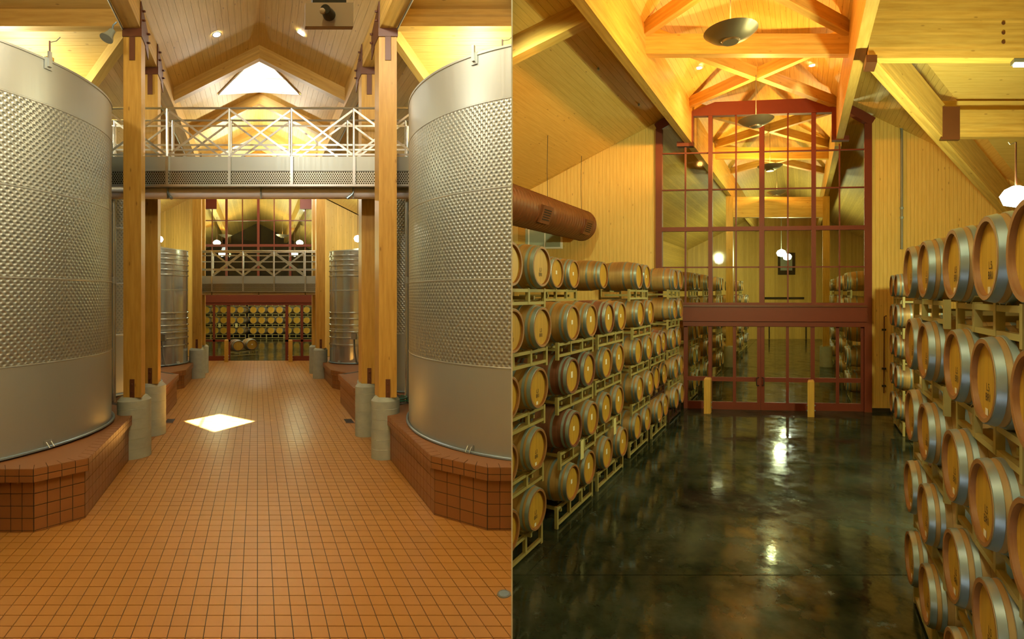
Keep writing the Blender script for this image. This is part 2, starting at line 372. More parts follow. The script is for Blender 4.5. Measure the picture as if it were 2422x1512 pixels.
dr = thing('floor_drain', 'round grey metal drain cover in the tiled floor, lower right', 'drain', L(uL(1192, 5.35), 5.35, 0))
B().lathe([(0, .012), (.055, .012), (.06, .004)], L(uL(1192, 5.35), 5.35, 0), 24).build('cover', M['galv'], dr)
B().lathe([(.06, .010), (.072, .010), (.074, 0)], L(uL(1192, 5.35), 5.35, 0), 24).build('ring', M['grey'], dr)
for s in (-1, 1):
    q = thing('floor_gutter', 'dark recessed drain pocket in the floor beside the %s tiled plinth' % ('left' if s < 0 else 'right'), 'drain', L(s * 2.28 + UC, 13.0, 0))
    B().box(L, s * 2.30 + UC - .10, s * 2.30 + UC + .10, 12.85, 13.25, .001, .004).build('pit', M['dark'], q)
    B().box(L, s * 2.30 + UC - .12, s * 2.30 + UC + .12, 12.80, 12.85, .001, .007).build('edge', M['redsteel'], q)
# ---- outer walls
struct(B().hexa([Vector(p) for z in (-2, 14.4) for p in ((-34, -6, z), (36, -6, z), (36, -5.8, z), (-34, -5.8, z))]).build('wall_rear', M['pine_far']))
OBJ_SIDE['wall_rear'] = None
struct(sbox('wall_left', L, -11.2, -11, -5, 46, -.3, 11, M['pine_far']))
# ---- ceilings
def strips(parent_name, P, segs, b0, b1, wd, mat, label=None):
    bb = B(); planks(None, lambda a, b: P(a, b) + Vector((0, 0, .022)), segs, b0, b1, (b1 - b0) / 12 if parent_name != 'ceiling_hole' else wd, (0, 0, 1), None, .06, -.002, bb)
    o = struct(bb.build('ceiling', M['pine_far']))
    planks(o, P, segs, b0, b1, wd, (0, 0, .018 / .018), mat, .018, .004)
    return o
def skyhole(b):
    h = 1.34 * max(0, 1 - abs(b) / 1.26)
    return [(-3, 15.63 - h), (15.63 + h, 26.1)] if abs(b) < 1.3 else [(-3, 15.63), (15.63, 26.1)]
navel = strips('ceiling_hole', lambda a, b: L(b + UC, a, zrl(b)), skyhole, -2.62, 2.62, .1456, M['pine'])
for s in (-1, 1):
    strips('c', lambda a, b, s=s: L(s * b + UC, a, zrl(b)), lambda b: [(10.3 + b - 2.5, 26.1)], 2.6, 6.6, .15, M['pine'])
    strips('c', lambda a, b, s=s: L(s * a + UC, b, 8.85 - .5 * (b - 10.3)), lambda b: [(2.5 + max(0, b - 10.3), 9.5 if s < 0 else 7.5)], 8.0, 15.4, .15, M['pine'])
    struct(B().box(lambda u, d, z: L(u, d, z - .5 * (d - 4)), s * 2.6, s * 9.6, 0, 8, 12.0, 12.1).build('ceiling', M['pine_far']))
# beams and rafters of the nave
for s in (-1, 1):
    sbox('beam', L, s * 2.5 + UC - .16, s * 2.5 + UC + .16, -3, 26.1, 8.42, 9.0, M['glulam'], navel)
    for d in (8.0, 14.0, 17.2, 20.4, 23.6):
        b = B(); c = []
        for zz in (-.36, 0):
            for (u, dd) in ((0, d - .11), (2.36, d - .11), (2.36, d + .11), (0, d + .11)):
                c.append(L(s * u + UC, dd, zrl(u) + zz))
        b.hexa(c); b.build('rafter', M['glulam'], navel)
    # purlin of the cross gable and valley rafter
    sbox('beam', L, s * 2.64 + UC, s * 9.4 + UC, 10.02, 10.22, 8.52, 8.86, M['glulam'], navel)
    B().bar(L(s * 2.66 + UC, 10.40, 8.68), L(s * 6.6 + UC, 14.4, 6.70), .16, .28).build('rafter', M['pine'], navel)
    B().tube([L(s * 2.68 + UC, d, 8.40) for d in (2, 10.0, 18, 26)], .018, 6).build('conduit', M['grey'], navel)
# skylight shaft
sk = thing('skylight', 'bright white diamond skylight between the rafters of the tank hall roof', 'skylight', L(UC, 15.63, 9.5))
def ring(sc, dz): return [L(UC, 15.63 - 1.34 * sc, 10.1 + dz), L(UC + 1.26 * sc, 15.63, 10.1 - .63 * sc + dz), L(UC, 15.63 + 1.34 * sc, 10.1 + dz), L(UC - 1.26 * sc, 15.63, 10.1 - .63 * sc + dz)]
r0, r1 = ring(1.0, 0.0), ring(.74, .32)
sh = B()
for k in range(4): sh.face([r0[k], r0[(k + 1) % 4], r1[(k + 1) % 4], r1[k]])
sh.build('shaft', M['diffuser'], sk)
for k in range(4): B().bar(r0[k] - Vector((0, 0, .02)), r0[(k + 1) % 4] - Vector((0, 0, .02)), .035, .035).build('edge_trim', M['white'], sk)
fb = B()
for k in range(4): fb.bar(r1[k], r1[(k + 1) % 4], .06, .06)
fb.build('frame', M['white'], sk); B().bar(L(UC - .42, 15.1, 10.22), L(UC - .42, 16.15, 10.22), .04, .05).build('glazing_bar', M['white'], sk)
for a, bq in ((0, 2), (2, 0)):
    k = (a + 1) % 4; B().face([r1[a], r1[k], r1[bq]]).build('pane', M['glass'], sk)
# recessed lamps
for n, (x, y) in enumerate(((512, 80), (712, 78))):
    s = -1 if n == 0 else 1; d = 12.3; u = uL(x, d) - UC
    p = L(u + UC, d, zrl(u) - .02); tl = thing('downlight', 'glowing recessed downlight in the %s roof slope' % ('left' if s < 0 else 'right'), 'downlight', p)
    nz = Vector((s * -.447, 0, -.894)); ax = nz.cross(Vector((0, 1, 0))).normalized(); ay = Vector((0, 1, 0))
    def disc(r, off, nn=20): return [p + nz * off + (ax * math.cos(t * 2 * math.pi / nn) + ay * math.sin(t * 2 * math.pi / nn)) * r for t in range(nn)]
    B().face(disc(.085, .012)).build('lens', M['lamp_white'], tl)
    bb = B(); o1, o2 = disc(.085, .015), disc(.115, .015)
    for t in range(20): bb.face([o1[t], o1[(t + 1) % 20], o2[(t + 1) % 20], o2[t]])
    bb.build('trim_ring', M['white'], tl)
    lamp('SPOT', p + nz * .06, 160, WARM, .08, 110, .8, nz)
for (x, y, d) in ((506, 362, 14.8), (668, 360, 14.8)):
    pass
# ---- tanks (true round vessels)
def circ_hit(c, r, px):
    dx = (px - CX) / F; a = dx * dx + 1; b = -2 * (c[0] * dx + c[1]); cc = c[0] ** 2 + c[1] ** 2 - r * r; D = b * b - 4 * a * cc
    t = (-b - math.sqrt(max(0, D))) / (2 * a); return Vector((dx * t, t, 0))
def tank(label, c, r, zb, zs, mats, ribs=(), n=96, lugs=(), feet=(), hose=True):
    z0 = zb + c[1] * SL; base = Vector((c[0], c[1], z0))
    t = thing('wine_tank', label, 'tank', base, group='stainless steel wine tanks')
    for k in range(len(zs) - 1):
        a, b = zs[k], zs[k + 1]; mm = mats[k]
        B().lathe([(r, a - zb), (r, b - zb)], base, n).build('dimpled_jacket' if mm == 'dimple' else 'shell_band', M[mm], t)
        if k: B().lathe([(r, a - zb - .014), (r + .006, a - zb - .008), (r + .006, a - zb + .008), (r, a - zb + .014)], base, n).build('weld_seam', M['steel'], t)
    top = zs[-1] - zb
    B().lathe([(r - .02, top), (r + .012, top), (r + .012, top - .03), (r, top - .035)], base, n).build('top_rim', M['steel'], t)
    B().lathe([(0, top + .18), (r - .02, top - .01)], base, n).build('lid', M['steel'], t)
    if hose: B().tube([base + Vector(((r + .03) * math.cos(a * 2 * math.pi / n), (r + .03) * math.sin(a * 2 * math.pi / n), .03)) for a in range(n)], .022, 6, closed=True).build('base_cable', M['galv'], t)
    for z in ribs:
        B().lathe([(r, z - zb - .035), (r + .03, z - zb - .02), (r + .03, z - zb + .02), (r, z - zb + .035)], base, n).build('rib', M['rib'], t)
    for px in lugs:
        p = circ_hit(c, r, px); nn = Vector((p.x - c[0], p.y - c[1], 0)).normalized(); tt = Vector((-nn.y, nn.x, 0)); q = Vector((p.x, p.y, z0 + top))
        lg = B().hexa([q + tt * a + nn * b2 + Vector((0, 0, zz)) for zz in (-.16, .015) for a, b2 in ((-.055, .004), (.055, .004), (.055, .018), (-.055, .018))]).build('lug_plate', M['steel'], t)
        B().hexa([q + tt * a_ + nn * b2 + Vector((0, 0, zz)) for zz in (-.12, .11) for a_, b2 in ((-.022, .018), (.022, .018), (.022, .05), (-.022, .05))]).build('hook', M['steel'], lg)
    for px in feet:
        p = circ_hit(c, r, px); nn = Vector((p.x - c[0], p.y - c[1], 0)).normalized(); tt = Vector((-nn.y, nn.x, 0)); q = Vector((p.x, p.y, z0))
        B().hexa([q + tt * a + nn * b2 + Vector((0, 0, zz)) for zz in (.0, .13) for a, b2 in ((-.06, .004), (.06, .004), (.06, .016), (-.06, .016))]).build('foot_plate', M['steel'], t)
        B().tube([q + nn * .02 - tt * .035 + Vector((0, 0, .11)), q + nn * .08 - tt * .035 + Vector((0, 0, .03)), q + nn * .08 + tt * .035 + Vector((0, 0, .03)), q + nn * .02 + tt * .035 + Vector((0, 0, .11))], .008, 6).build('foot_hook', M['steel'], t)
    return t, base
ZT = [.88, 2.17, 3.43, 4.73, 6.03, 6.72]; MT = ['steel', 'dimple', 'dimple', 'dimple', 'steel']
t1, b1 = tank('huge dimpled steel wine tank nearest on the left', (-9.61, 7.87), 2.67, .88, ZT, MT, lugs=(113,), feet=(112,), n=140)
t2, b2 = tank('huge dimpled steel wine tank nearest on the right', (1.26, 10.1), 3.25, .88, [.88, 2.17, 3.43, 4.73, 5.98, 6.72], MT, lugs=(1123,), feet=(1113,), n=160)
tank('dimpled steel tank second from front on left, mostly hidden behind timber columns', (-11.18, 12.45), 2.1, .88, [.88, 2.3, 3.5, 4.8, 6.0, 6.6], MT)
tank('dimpled steel tank second from front on right, mostly hidden behind timber columns', (-2.2, 14.23), 2.0, .88, [.88, 2.3, 3.5, 4.8, 6.0, 6.6], MT)
RB = [zL(y, 19.6) for y in (604, 615, 627, 640, 652, 740, 754, 769, 785, 799, 816)]
t5, b5 = tank('shorter ribbed steel tank far down on the left', (-13.80, 19.52), 1.12, .66, [.66, 2.0, 3.5, 5.05], ['rib'] * 3, ribs=RB, n=72, feet=(420,))
t6, b6 = tank('shorter ribbed steel tank far down on the right', (-6.22, 20.62), 1.12, .66, [.66, 2.0, 3.5, 5.05], ['rib'] * 3, ribs=RB, n=72, feet=(803,))
for t, c, px in ((t5, (-13.80, 19.52), 388), (t6, (-6.22, 20.62), 838)):
    p = circ_hit(c, 1.12, px); q = Vector((p.x, p.y, .66 + p.y * SL))
    B().bar(q + Vector((0, -.06, .95)), q + Vector((0, -.06, 1.18)), .2, .08, (0, 1, 0)).build('control_box', M['grey'], t)
    B().tube([q + Vector((0, -.08, .95)), q + Vector((.02, -.1, .5)), q + Vector((.10, -.1, .06)), q + Vector((.25, -.1, .03))], .02, 6).build('cable', M['grey'], t)
for (px, py, c, r, sd_, lb) in ((42, 100, (-9.61, 7.87), 2.67, -1, 'left'), (1187, 105, (1.26, 10.1), 3.25, 1, 'right')):
    p = circ_hit(c, r, px); q = Vector((p.x, p.y + .5, 6.72 + p.y * SL + .02))
    vt = thing('vent_pipe', 'thin orange vent pipe with wire standing on the near %s tank' % lb, 'pipe', q)
    B().tube([q, q + Vector((0, 0, .05))], .05, 10).build('flange', M['column'], vt); B().tube([q + Vector((0, 0, .05)), q + Vector((0, 0, .30))], .012, 6).build('stem', M['redsteel'], vt)
    B().tube([q + Vector((0, 0, .28)), q + Vector((.10, 0, .30)), q + Vector((.16, 0, .36))], .006, 5).build('wire', M['grey'], vt)
# ---- tiled plinths
def plinth(label, poly, vis, h, cap=.18, tilesz=.165):
    c0 = L(sum(p[0] for p in poly) / len(poly), sum(p[1] for p in poly) / len(poly), 0)
    t = thing('tiled_plinth', label, 'plinth', c0, group='tiled tank plinths')
    n = len(poly); area = sum(poly[i][0] * poly[(i + 1) % n][1] - poly[(i + 1) % n][0] * poly[i][1] for i in range(n)); sg = 1 if area > 0 else -1
    def nrm(i):
        (x0, y0), (x1, y1) = poly[i], poly[(i + 1) % n]; ln = math.hypot(x1 - x0, y1 - y0); return sg * (y1 - y0) / ln, -sg * (x1 - x0) / ln
    def off(o):
        out = []
        for i in range(n):
            a, b = nrm(i - 1), nrm(i); k = 1 + a[0] * b[0] + a[1] * b[1]
            out.append((poly[i][0] + o * (a[0] + b[0]) / k, poly[i][1] + o * (a[1] + b[1]) / k))
        return out
    def prism(P, z0, z1, name, mat):
        b = B()
        for i in range(n): (x0, y0), (x1, y1) = P[i], P[(i + 1) % n]; b.face([L(x0, y0, z0), L(x1, y1, z0), L(x1, y1, z1), L(x0, y0, z1)])
        b.face([L(x, y, z1) for x, y in P]); b.face([L(x, y, z0) for x, y in P[::-1]]); return b.build(name, mat, t)
    prism(poly, 0, h - cap, 'core', M['grout']); C = off(.06); prism(C, h - cap, h - .008, 'cap_core', M['grout'])
    In = off(.06 - .17)
    prism(off(.06 - .174), h - .02, h - .0005, 'top_slab', M['tile_p'])
    for i in vis:
        for (PP, rows, oo) in ((poly, None, .0), (C, 'cap', .0)):
            (x0, y0), (x1, y1) = PP[i], PP[(i + 1) % n]; ln = math.hypot(x1 - x0, y1 - y0); m = max(1, round(ln / tilesz)); nx, ny = nrm(i)
            zz = [h - cap, h - cap / 2, h] if rows else [max(0, h - cap - k * tilesz) for k in range(int((h - cap) / tilesz + .95), -1, -1)]
            for j in range(m):
                f0, f1 = j / m, (j + 1) / m; e = .0045 / ln
                A = (x0 + (x1 - x0) * (f0 + e), y0 + (y1 - y0) * (f0 + e)); Bq = (x0 + (x1 - x0) * (f1 - e), y0 + (y1 - y0) * (f1 - e))
                for k in range(len(zz) - 1):
                    if zz[k + 1] - zz[k] < .02: continue
                    z0, z1 = zz[k] + .0045, zz[k + 1] - .0045
                    b = B(); b.hexa([L(A[0], A[1], z0), L(Bq[0], Bq[1], z0), L(Bq[0] + nx * .009, Bq[1] + ny * .009, z0), L(A[0] + nx * .009, A[1] + ny * .009, z0),
                                     L(A[0], A[1], z1), L(Bq[0], Bq[1], z1), L(Bq[0] + nx * .009, Bq[1] + ny * .009, z1), L(A[0] + nx * .009, A[1] + ny * .009, z1)]); b.build('tile', M['tile_p'], t)
                if rows:
                    (p0, q0), (p1, q1) = In[i], In[(i + 1) % n]
                    A2 = (p0 + (p1 - p0) * (f0 + e), q0 + (q1 - q0) * (f0 + e)); B2 = (p0 + (p1 - p0) * (f1 - e), q0 + (q1 - q0) * (f1 - e))
                    b = B(); b.hexa([L(*A, h - .01), L(*Bq, h - .01), L(*B2, h - .01), L(*A2, h - .01), L(*A, h + .001), L(*Bq, h + .001), L(*B2, h + .001), L(*A2, h + .001)]); b.build('tile', M['tile_p'], t)
    return t
plinth('tall tiled plinth under the nearest left tank', [(-9.5, 4.9), (-4.4, 4.9), (-3.75, 6.78), (-2.99, 6.78), (-2.46, 7.22), (-2.52, 10.6), (-3.2, 11.1), (-9.5, 11.1)], (2, 3, 4), .865)
plinth('tall tiled plinth under the nearest right tank', [(10, 6.84), (10, 11.1), (3.2, 11.1), (2.60, 10.6), (2.56, 7.32), (3.1, 6.84)], (3, 4, 5), .865)
plinth('middle tiled plinth on the left behind two concrete piers', [(-7.6, 11.25), (-3.5, 11.25), (-3.0, 12.6), (-2.46, 12.95), (-2.46, 15.4), (-3.1, 16), (-7.6, 16)], (2, 3), .865)
plinth('middle tiled plinth on the right behind two concrete piers', [(7.6, 11.25), (7.6, 16), (3.2, 16), (2.52, 15.4), (2.52, 12.95), (3.05, 12.6), (3.5, 11.25)], (3, 4), .865)
plinth('low tiled plinth under the far left ribbed tank', [(-6.2, 17.3), (-3.03, 17.3), (-2.6, 17.95), (-2.6, 21.9), (-3.1, 22.4), (-6.2, 22.4)], (0, 1, 2), .64)
plinth('low tiled plinth under the far right ribbed tank', [(6.2, 17.3), (6.2, 22.4), (3.2, 22.4), (2.66, 21.9), (2.66, 17.95), (3.05, 17.3)], (3, 4, 5), .64)
# ---- concrete piers, timber columns
ORD = ['nearest', 'second', 'third', 'farthest']
for s in (-1, 1):
    sn = 'left' if s < 0 else 'right'
    for k, d in enumerate((10.1, 11.75, 20.3, 21.7)):
        u = s * (2.5 if k < 2 else 2.46) + UC; p = L(u, d, 0); r = .275
        pr = thing('concrete_pier', '%s round concrete pier on the %s under a timber column' % (ORD[k], sn), 'pier', p, group='round concrete piers')
        for j in range(1, 6): B().lathe([(r, .195 * j - .004), (r + .0025, .195 * j), (r, .195 * j + .004)], p, 40).build('form_line', M['concrete'], pr)
        B().lathe([(r, 0), (r, 1.13)], p, 40).build('shaft', M['concrete'], pr)
        B().lathe([(r, 1.13), (r - .02, 1.15), (.215, 1.205), (0, 1.21)], p, 40).build('sloped_top', M['concrete'], pr)
        top = 8.26
        co = thing('timber_column', '%s square timber column on the %s side of the aisle' % (ORD[k], sn), 'column', L(u, d, 1.2), group='square timber columns')
        B().box(L, u - .175, u + .175, d - .175, d + .175, 1.2, top).build('shaft', M['column'], co)
        bp = B().box(L, u - .045 + s * -.0, u + .045, d - .19, d - .174, 1.2, 1.56).build('base_plate', M['redsteel'], co)
        for z in (1.30, 1.46): B().lathe([(0, -.028), (.018, -.026), (.02, 0)], L(u, d - .19, z), 8, axis='y').build('bolt', M['redsteel'], bp)
        B().box(L, u - .19, u + .19, d - .20, d + .20, top, 8.425).build('cap_saddle', M['redsteel'], co)
        B().box(L, u - .055, u + .055, d - .192, d - .174, top - .46, top).build('cap_strap', M['redsteel'], co)
        ui = u - s * .165; b = B(); x0, x1 = ui - s * .02, ui
        pl = [(d - .42, 8.90), (d - .42, 8.42), (d + .10, 8.02), (d + .10, 8.50), (d + .0, 8.86)]
        pl = [(d - .20, 8.95), (d - .20, 8.42), (d + .45, 8.10), (d + .45, 8.62)]
        b.hexa([L(x0, a, z) for a, z in pl] + [L(x1, a, z) for a, z in pl]); sp = b.build('side_plate', M['redsteel'], co)
        for (a, z) in ((d - .10, 8.80), (d - .10, 8.62), (d + .34, 8.58), (d + .34, 8.40)):
            B().tube([L(x0, a, z), L(x0 - s * .05, a, z)], .022, 8).build('bolt', M['redsteel'], sp)
# ---- catwalks
perf, ntp, pp = newmat('perforated_panel'); pp.inputs['Metallic'].default_value = 1; pp.inputs['Roughness'].default_value = .4
_uv, _x, _y = uvxy(ntp)
def _cell(ox, oy, pt=.048):
    fx = math_(ntp, 'SUBTRACT', math_(ntp, 'FRACT', math_(ntp, 'ADD', math_(ntp, 'DIVIDE', _x, pt), ox)), .5); fy = math_(ntp, 'SUBTRACT', math_(ntp, 'FRACT', math_(ntp, 'ADD', math_(ntp, 'DIVIDE', _y, pt * 1.6), oy)), .5)
    return math_(ntp, 'SQRT', math_(ntp, 'ADD', math_(ntp, 'MULTIPLY', fx, fx), math_(ntp, 'MULTIPLY', math_(ntp, 'MULTIPLY', fy, fy), 2.56)))
_h = math_(ntp, 'LESS_THAN', math_(ntp, 'MINIMUM', _cell(0, 0), _cell(.5, .5)), .36)
lk(ntp, mixc(ntp, _h, (.62, .62, .55), (.05, .045, .02)), pp.inputs['Base Color']); M['perf'] = perf
def catwalk(label, d0, d1, u0, u1, zr, zd, zf, zp, zb, posts, xtra, pc, rp):
    t = thing('catwalk', label, 'catwalk', L((u0 + u1) / 2, d0, zb), group='aluminium catwalks')
    B().box(L, u0, u1, d0, d1, zd - .06, zd).build('deck', M['alum'], t)
    for d, sgn, nm in ((d0, -1, 'front'), (d1, 1, 'rear')):
        B().box(L, u0, u1, d + sgn * .02, d + sgn * .0 - sgn * .02, zf, zd).build('fascia', M['steel'], t)
        B().box(L, u0, u1, d + sgn * .014, d - sgn * .014, zp, zf - .012).build('perforated_panel', M['perf'], t)
        B().box(L, u0, u1, d + sgn * .05, d - sgn * .05, zb, zp).build('lower_flange', M['alum'], t)
        B().tube([L(u0, d, zr), L((u0 + u1) / 2, d, zr), L(u1, d, zr)], .024 * rp, 8).build('top_rail', M['alum'], t)
        for z in (xtra if sgn > 0 else xtra[-1:]):
            B().bar(L(u0, d, z), L(u1, d, z), .012, .04 * rp).build('mid_rail', M['alum'], t)
        for u in posts:
            if not u0 - .01 <= u <= u1 + .01: continue
            B().tube([L(u, d, zd - .02), L(u, d, zr)], .024 * rp, 8).build('post', M['alum'], t)
            if sgn < 0:
                B().box(L, u - .03, u + .03, d - .045, d - .021, zp, zd).build('fascia_strap', M['alum'], t)
        for i in range(len(posts) - 1):
            for (a, b_) in ((posts[i], posts[i + 1]), (posts[i + 1], posts[i])):
                dd = d + (.012 if a < b_ else -.012); p0, p1 = L(a, dd, zd + .03), L(b_, dd, zr - .03)
                lo, hi = min(u0, u1), max(u0, u1)
                B().bar(p0, p1, .010, .042 * rp, (0, 0, 1)).build('brace', M['alum'], t)
    return t
d1_ = 10.7; sp1 = 147 * d1_ / F; c1 = uL(616, d1_)
catwalk('near aluminium catwalk bridging the hall between the big tanks', d1_, 11.43, -3.3, 3.4, zL(256, d1_), zL(371, d1_), zL(405, d1_), zL(437, d1_), zL(442, d1_), [c1 + sp1 * (k - 1.5) for k in range(-1, 5)], [zL(y, d1_) for y in (270, 318, 330, 366)], 0, 1.0)
d2_ = 20.9; sp2 = 73.5 * d2_ / F; c2 = uL(611.5, d2_)
catwalk('far aluminium catwalk above the red doors', d2_, 21.45, c2 - sp2 * 1.95, c2 + sp2 * 1.95, zL(594, d2_), zL(653, d2_), zL(671, d2_), zL(689, d2_), zL(691, d2_), [c2 + sp2 * (k - 1.5) for k in range(-0, 4)], [zL(y, d2_) for y in (602, 617, 637)], 0, 1.25)
for (d, y0, y1, u0, u1, hs, lb) in ((d1_ + .3, 441, 471, -3.3, 3.4, (397, 617, 835), 'near'), (d2_ + .3, 690, 698, -2.4, 2.5, (501, 612, 722), 'far')):
    rr = (y1 - y0) * d / F / 2; zc = zL((y0 + y1) / 2, d)
    pt = thing('supply_pipe', 'thick pale pipe slung under the %s catwalk' % lb, 'pipe', L(0, d, zc - rr))
    B().tube([L(u0, d, zc), L(0, d, zc), L(u1, d, zc)], rr, 24).build('pipe', M['pipe'], pt)
    for x in hs:
        u = uL(x, d - rr); B().lathe([(rr + .012, -.02), (rr + .012, .02)], (0, 0, 0), 24)
        B().bar(L(u, d - rr - .015, zc + rr + .02), L(u, d - rr - .015, zc - rr - .02), .03, .012, (0, 1, 0)).build('clamp', M['grey'], pt)
    if lb == 'near':
        for x, s in ((397, 1), (835, -1)):
            u = uL(x, d - rr); q = L(u, d - rr - .03, zc - rr * .2)
            B().tube([q + Vector((0, 0, .16)), q, q + Vector((s * .03, -.01, -.05)), q + Vector((s * .12, -.05, -.14))], [.014, .014, .022, .034], 8).build('spotlight', M['galv'], pt)
# ---- horn loudspeaker, pendant lamps, stand pipes, hose, box near the camera
q = L(uL(260, 9.5), 9.5, zL(80, 9.5)); hn = thing('horn_loudspeaker', 'grey horn loudspeaker hanging from the left beam above the near column', 'loudspeaker', q)
ang = Vector((-.05, -.5, -.85)).normalized(); hb = B(); pts = [q - ang * .10, q - ang * .02, q + ang * .06, q + ang * .12, q + ang * .15]
hb.tube(pts, [.05, .055, .075, .10, .105], 20); hb.build('horn', M['horn'], hn)
B().tube([pts[-1] + ang * .001, pts[-1] + ang * .004], [.098, .02], 20).build('grille', M['grey'], hn)
B().tube([q - ang * .1, q + Vector((.06, 0, .16)), L(uL(276, 9.5), 9.5, zL(52, 9.5))], .015, 6).build('bracket', M['galv'], hn)
for (x, y, d, lb) in ((376, 566, 23.5, 'left of the far left tank top'), (846, 565, 23.5, 'right of the far right tank top')):
    q = L(uL(x, d), d, zL(y, d)); pl = thing('pendant_lamp', 'glowing white globe pendant lamp %s' % lb, 'lamp', q - Vector((0, 0, .16)))
    B().lathe([(0, -.16), (.12, -.12), (.17, 0), (.13, .11), (.05, .15)], q, 20).build('globe', M['lamp_globe'], pl)
    B().tube([q + Vector((0, 0, .14)), q + Vector((0, 0, 1.95))], .012, 6).build('rod', M['redsteel'], pl); lamp('POINT', q + Vector((0, -.3, -.25)), 120, GREEN, .15)
for (x0, y0, y1, d, r, lb) in ((963, 300, 925, 11.15, .05, 'right'), (268, 300, 925, 11.15, .045, 'left')):
    p = L(uL(x0, d), d, .87); z1 = zL(y0, d)
    sp = thing('standpipe', 'vertical steel standpipe behind the %s near column' % lb, 'pipe', p)
    B().tube([p, p + Vector((0, 0, z1 - .87))], r, 12).build('pipe', M['rib'], sp); B().tube([p + Vector((0, 0, 2.6)), p + Vector((0, 0, 2.75))], r * 1.3, 12).build('coupling', M['steel'], sp)
hq = L(uL(950, 11.0), 11.0, .88)
tag(B().tube([hq + Vector((.16 * math.cos(a * .5) * (1 - .01 * a), .10 * math.sin(a * .5), .02 + .004 * a)) for a in range(30)], .014, 6).build('garden_hose', M['hose']), 'coil of green hose on the plinth behind the right near column', 'hose')
q = L(uL(780, 2.4), 2.4, 0); zb_ = zL(62, 2.4); zt_ = zL(-60, 2.4)
jb = thing('junction_box', 'beige metal box with dark knob hanging close overhead', 'box', L(uL(780, 2.4), 2.4, zb_))
B().box(L, uL(722, 2.4), uL(836, 2.4), 2.4, 2.43, zb_, zL(6, 2.4)).build('cover', M['pinkbox'], jb)
B().box(L, uL(740, 2.4), uL(820, 2.4), 2.41, 2.47, zL(6, 2.4), zL(-60, 2.4)).build('body', M['black'], jb)
kq = L(uL(778, 2.4), 2.39, zL(38, 2.4)); kn = B().lathe([(0, -.05), (.022, -.05), (.03, 0)], kq, 16, axis='y').build('knob', M['black'], jb)
B().lathe([(0, -.062), (.013, -.058), (.014, -.05)], kq + Vector((-.012, 0, -.012)), 12, axis='y').build('knob_tip', M['pinkbox'], kn)
B().tube([L(uL(780, 2.4), 2.44, zL(-55, 2.4)), L(uL(780, 2.4), 2.44, 9.9)], .012, 6).build('rod', M['grey'], jb)
# ================================================================== barrels and racks (shared meshes)
RB0, RB1, BL = .278, .335, .92
def stave_r(t): return RB0 + (RB1 - RB0) * (1 - (2 * t - 1) ** 2)
def bprof():
    pr = [(RB0 - .03, -.035), (RB0 - .028, -.002), (RB0 - .002, -.0)]
    for i in range(0, 13): pr.append((stave_r(i / 12), -BL * i / 12))
    return pr + [(RB0 - .02, -BL), (0, -BL + .03)]
ZB = Vector((0, 0, RB1))
ML = {}
_bp = bprof(); _sb = B().lathe(_bp[:4], ZB, 32, mat=1, axis='y'); _sb.lathe(_bp[3:], ZB, 32, mat=0, axis='y')
ML['staves'] = _sb.mesh('staves', Vector(), [M['oak'], M['chime']])
hb = B(); hr = RB0 - .028
hb.face([ZB + Vector((hr * math.cos(a * math.pi / 16), -.034, hr * math.sin(a * math.pi / 16))) for a in range(32)][::-1], 0, [(.3 + hr * math.sin(a * math.pi / 16), hr * math.cos(a * math.pi / 16)) for a in range(32)][::-1])
ML['head'] = hb.mesh('head', Vector(), [M['oak_head']])
HOOPS = [(.004, .055), (.090, .128), (.265, .305)]
for k, (a, b) in enumerate(HOOPS):
    ML['hoop%d' % k] = B().lathe([(stave_r(a / BL) + .001, -a), (stave_r(a / BL) + .006, -a - .002), (stave_r(b / BL) + .006, -b + .002), (stave_r(b / BL) + .001, -b)], ZB, 32, axis='y').mesh('hoop', Vector(), [M['galv']])
    a2, b2 = BL - a, BL - b
    ML['hoopb%d' % k] = B().lathe([(stave_r(b2 / BL) + .001, -b2), (stave_r(b2 / BL) + .006, -b2 - .002), (stave_r(a2 / BL) + .006, -a2 + .002), (stave_r(a2 / BL) + .001, -a2)], ZB, 32, axis='y').mesh('hoop', Vector(), [M['galv']])
def lab(w_, h_, x, z, mat, y=-.031):
    return B().hexa([Vector((x + a, y + b, RB1 + z + c)) for c in (-h_ / 2, h_ / 2) for a, b in ((-w_ / 2, 0), (w_ / 2, 0), (w_ / 2, .002), (-w_ / 2, .002))]).mesh('label', Vector(), [mat])
ML['label0'] = lab(.06, .07, .0, .01, M['paper']); ML['label1'] = lab(.07, .10, -.01, .02, M['paper']); ML['label2'] = lab(.05, .045, .02, -.21, M['paper'])
def stamp(txts, name):
    me_all = B()
    cu = bpy.data.curves.new('stamp', 'FONT'); cu.body = txts; cu.size = .075; cu.align_x = 'CENTER'; cu.align_y = 'CENTER'; cu.space_line = .9
    ob = bpy.data.objects.new('stamp', cu); COL.objects.link(ob); dg = bpy.context.evaluated_depsgraph_get(); dg.update()
    me = bpy.data.meshes.new_from_object(ob.evaluated_get(dg)); bpy.data.objects.remove(ob)
    # text lies in x,y facing +z: turn so it faces +y and reads left to right from outside
    me.transform(Matrix.Translation((0, -.0315, RB1 - .08)) @ Matrix(((-1, 0, 0, 0), (0, 0, 1, 0), (0, 1, 0, 0), (0, 0, 0, 1))))
    me.materials.clear(); me.materials.append(M['ink']); return me
ML['stamp'] = stamp('L5\nBRI', 's'); ML['stamp2'] = stamp('L3\nBRI', 's')
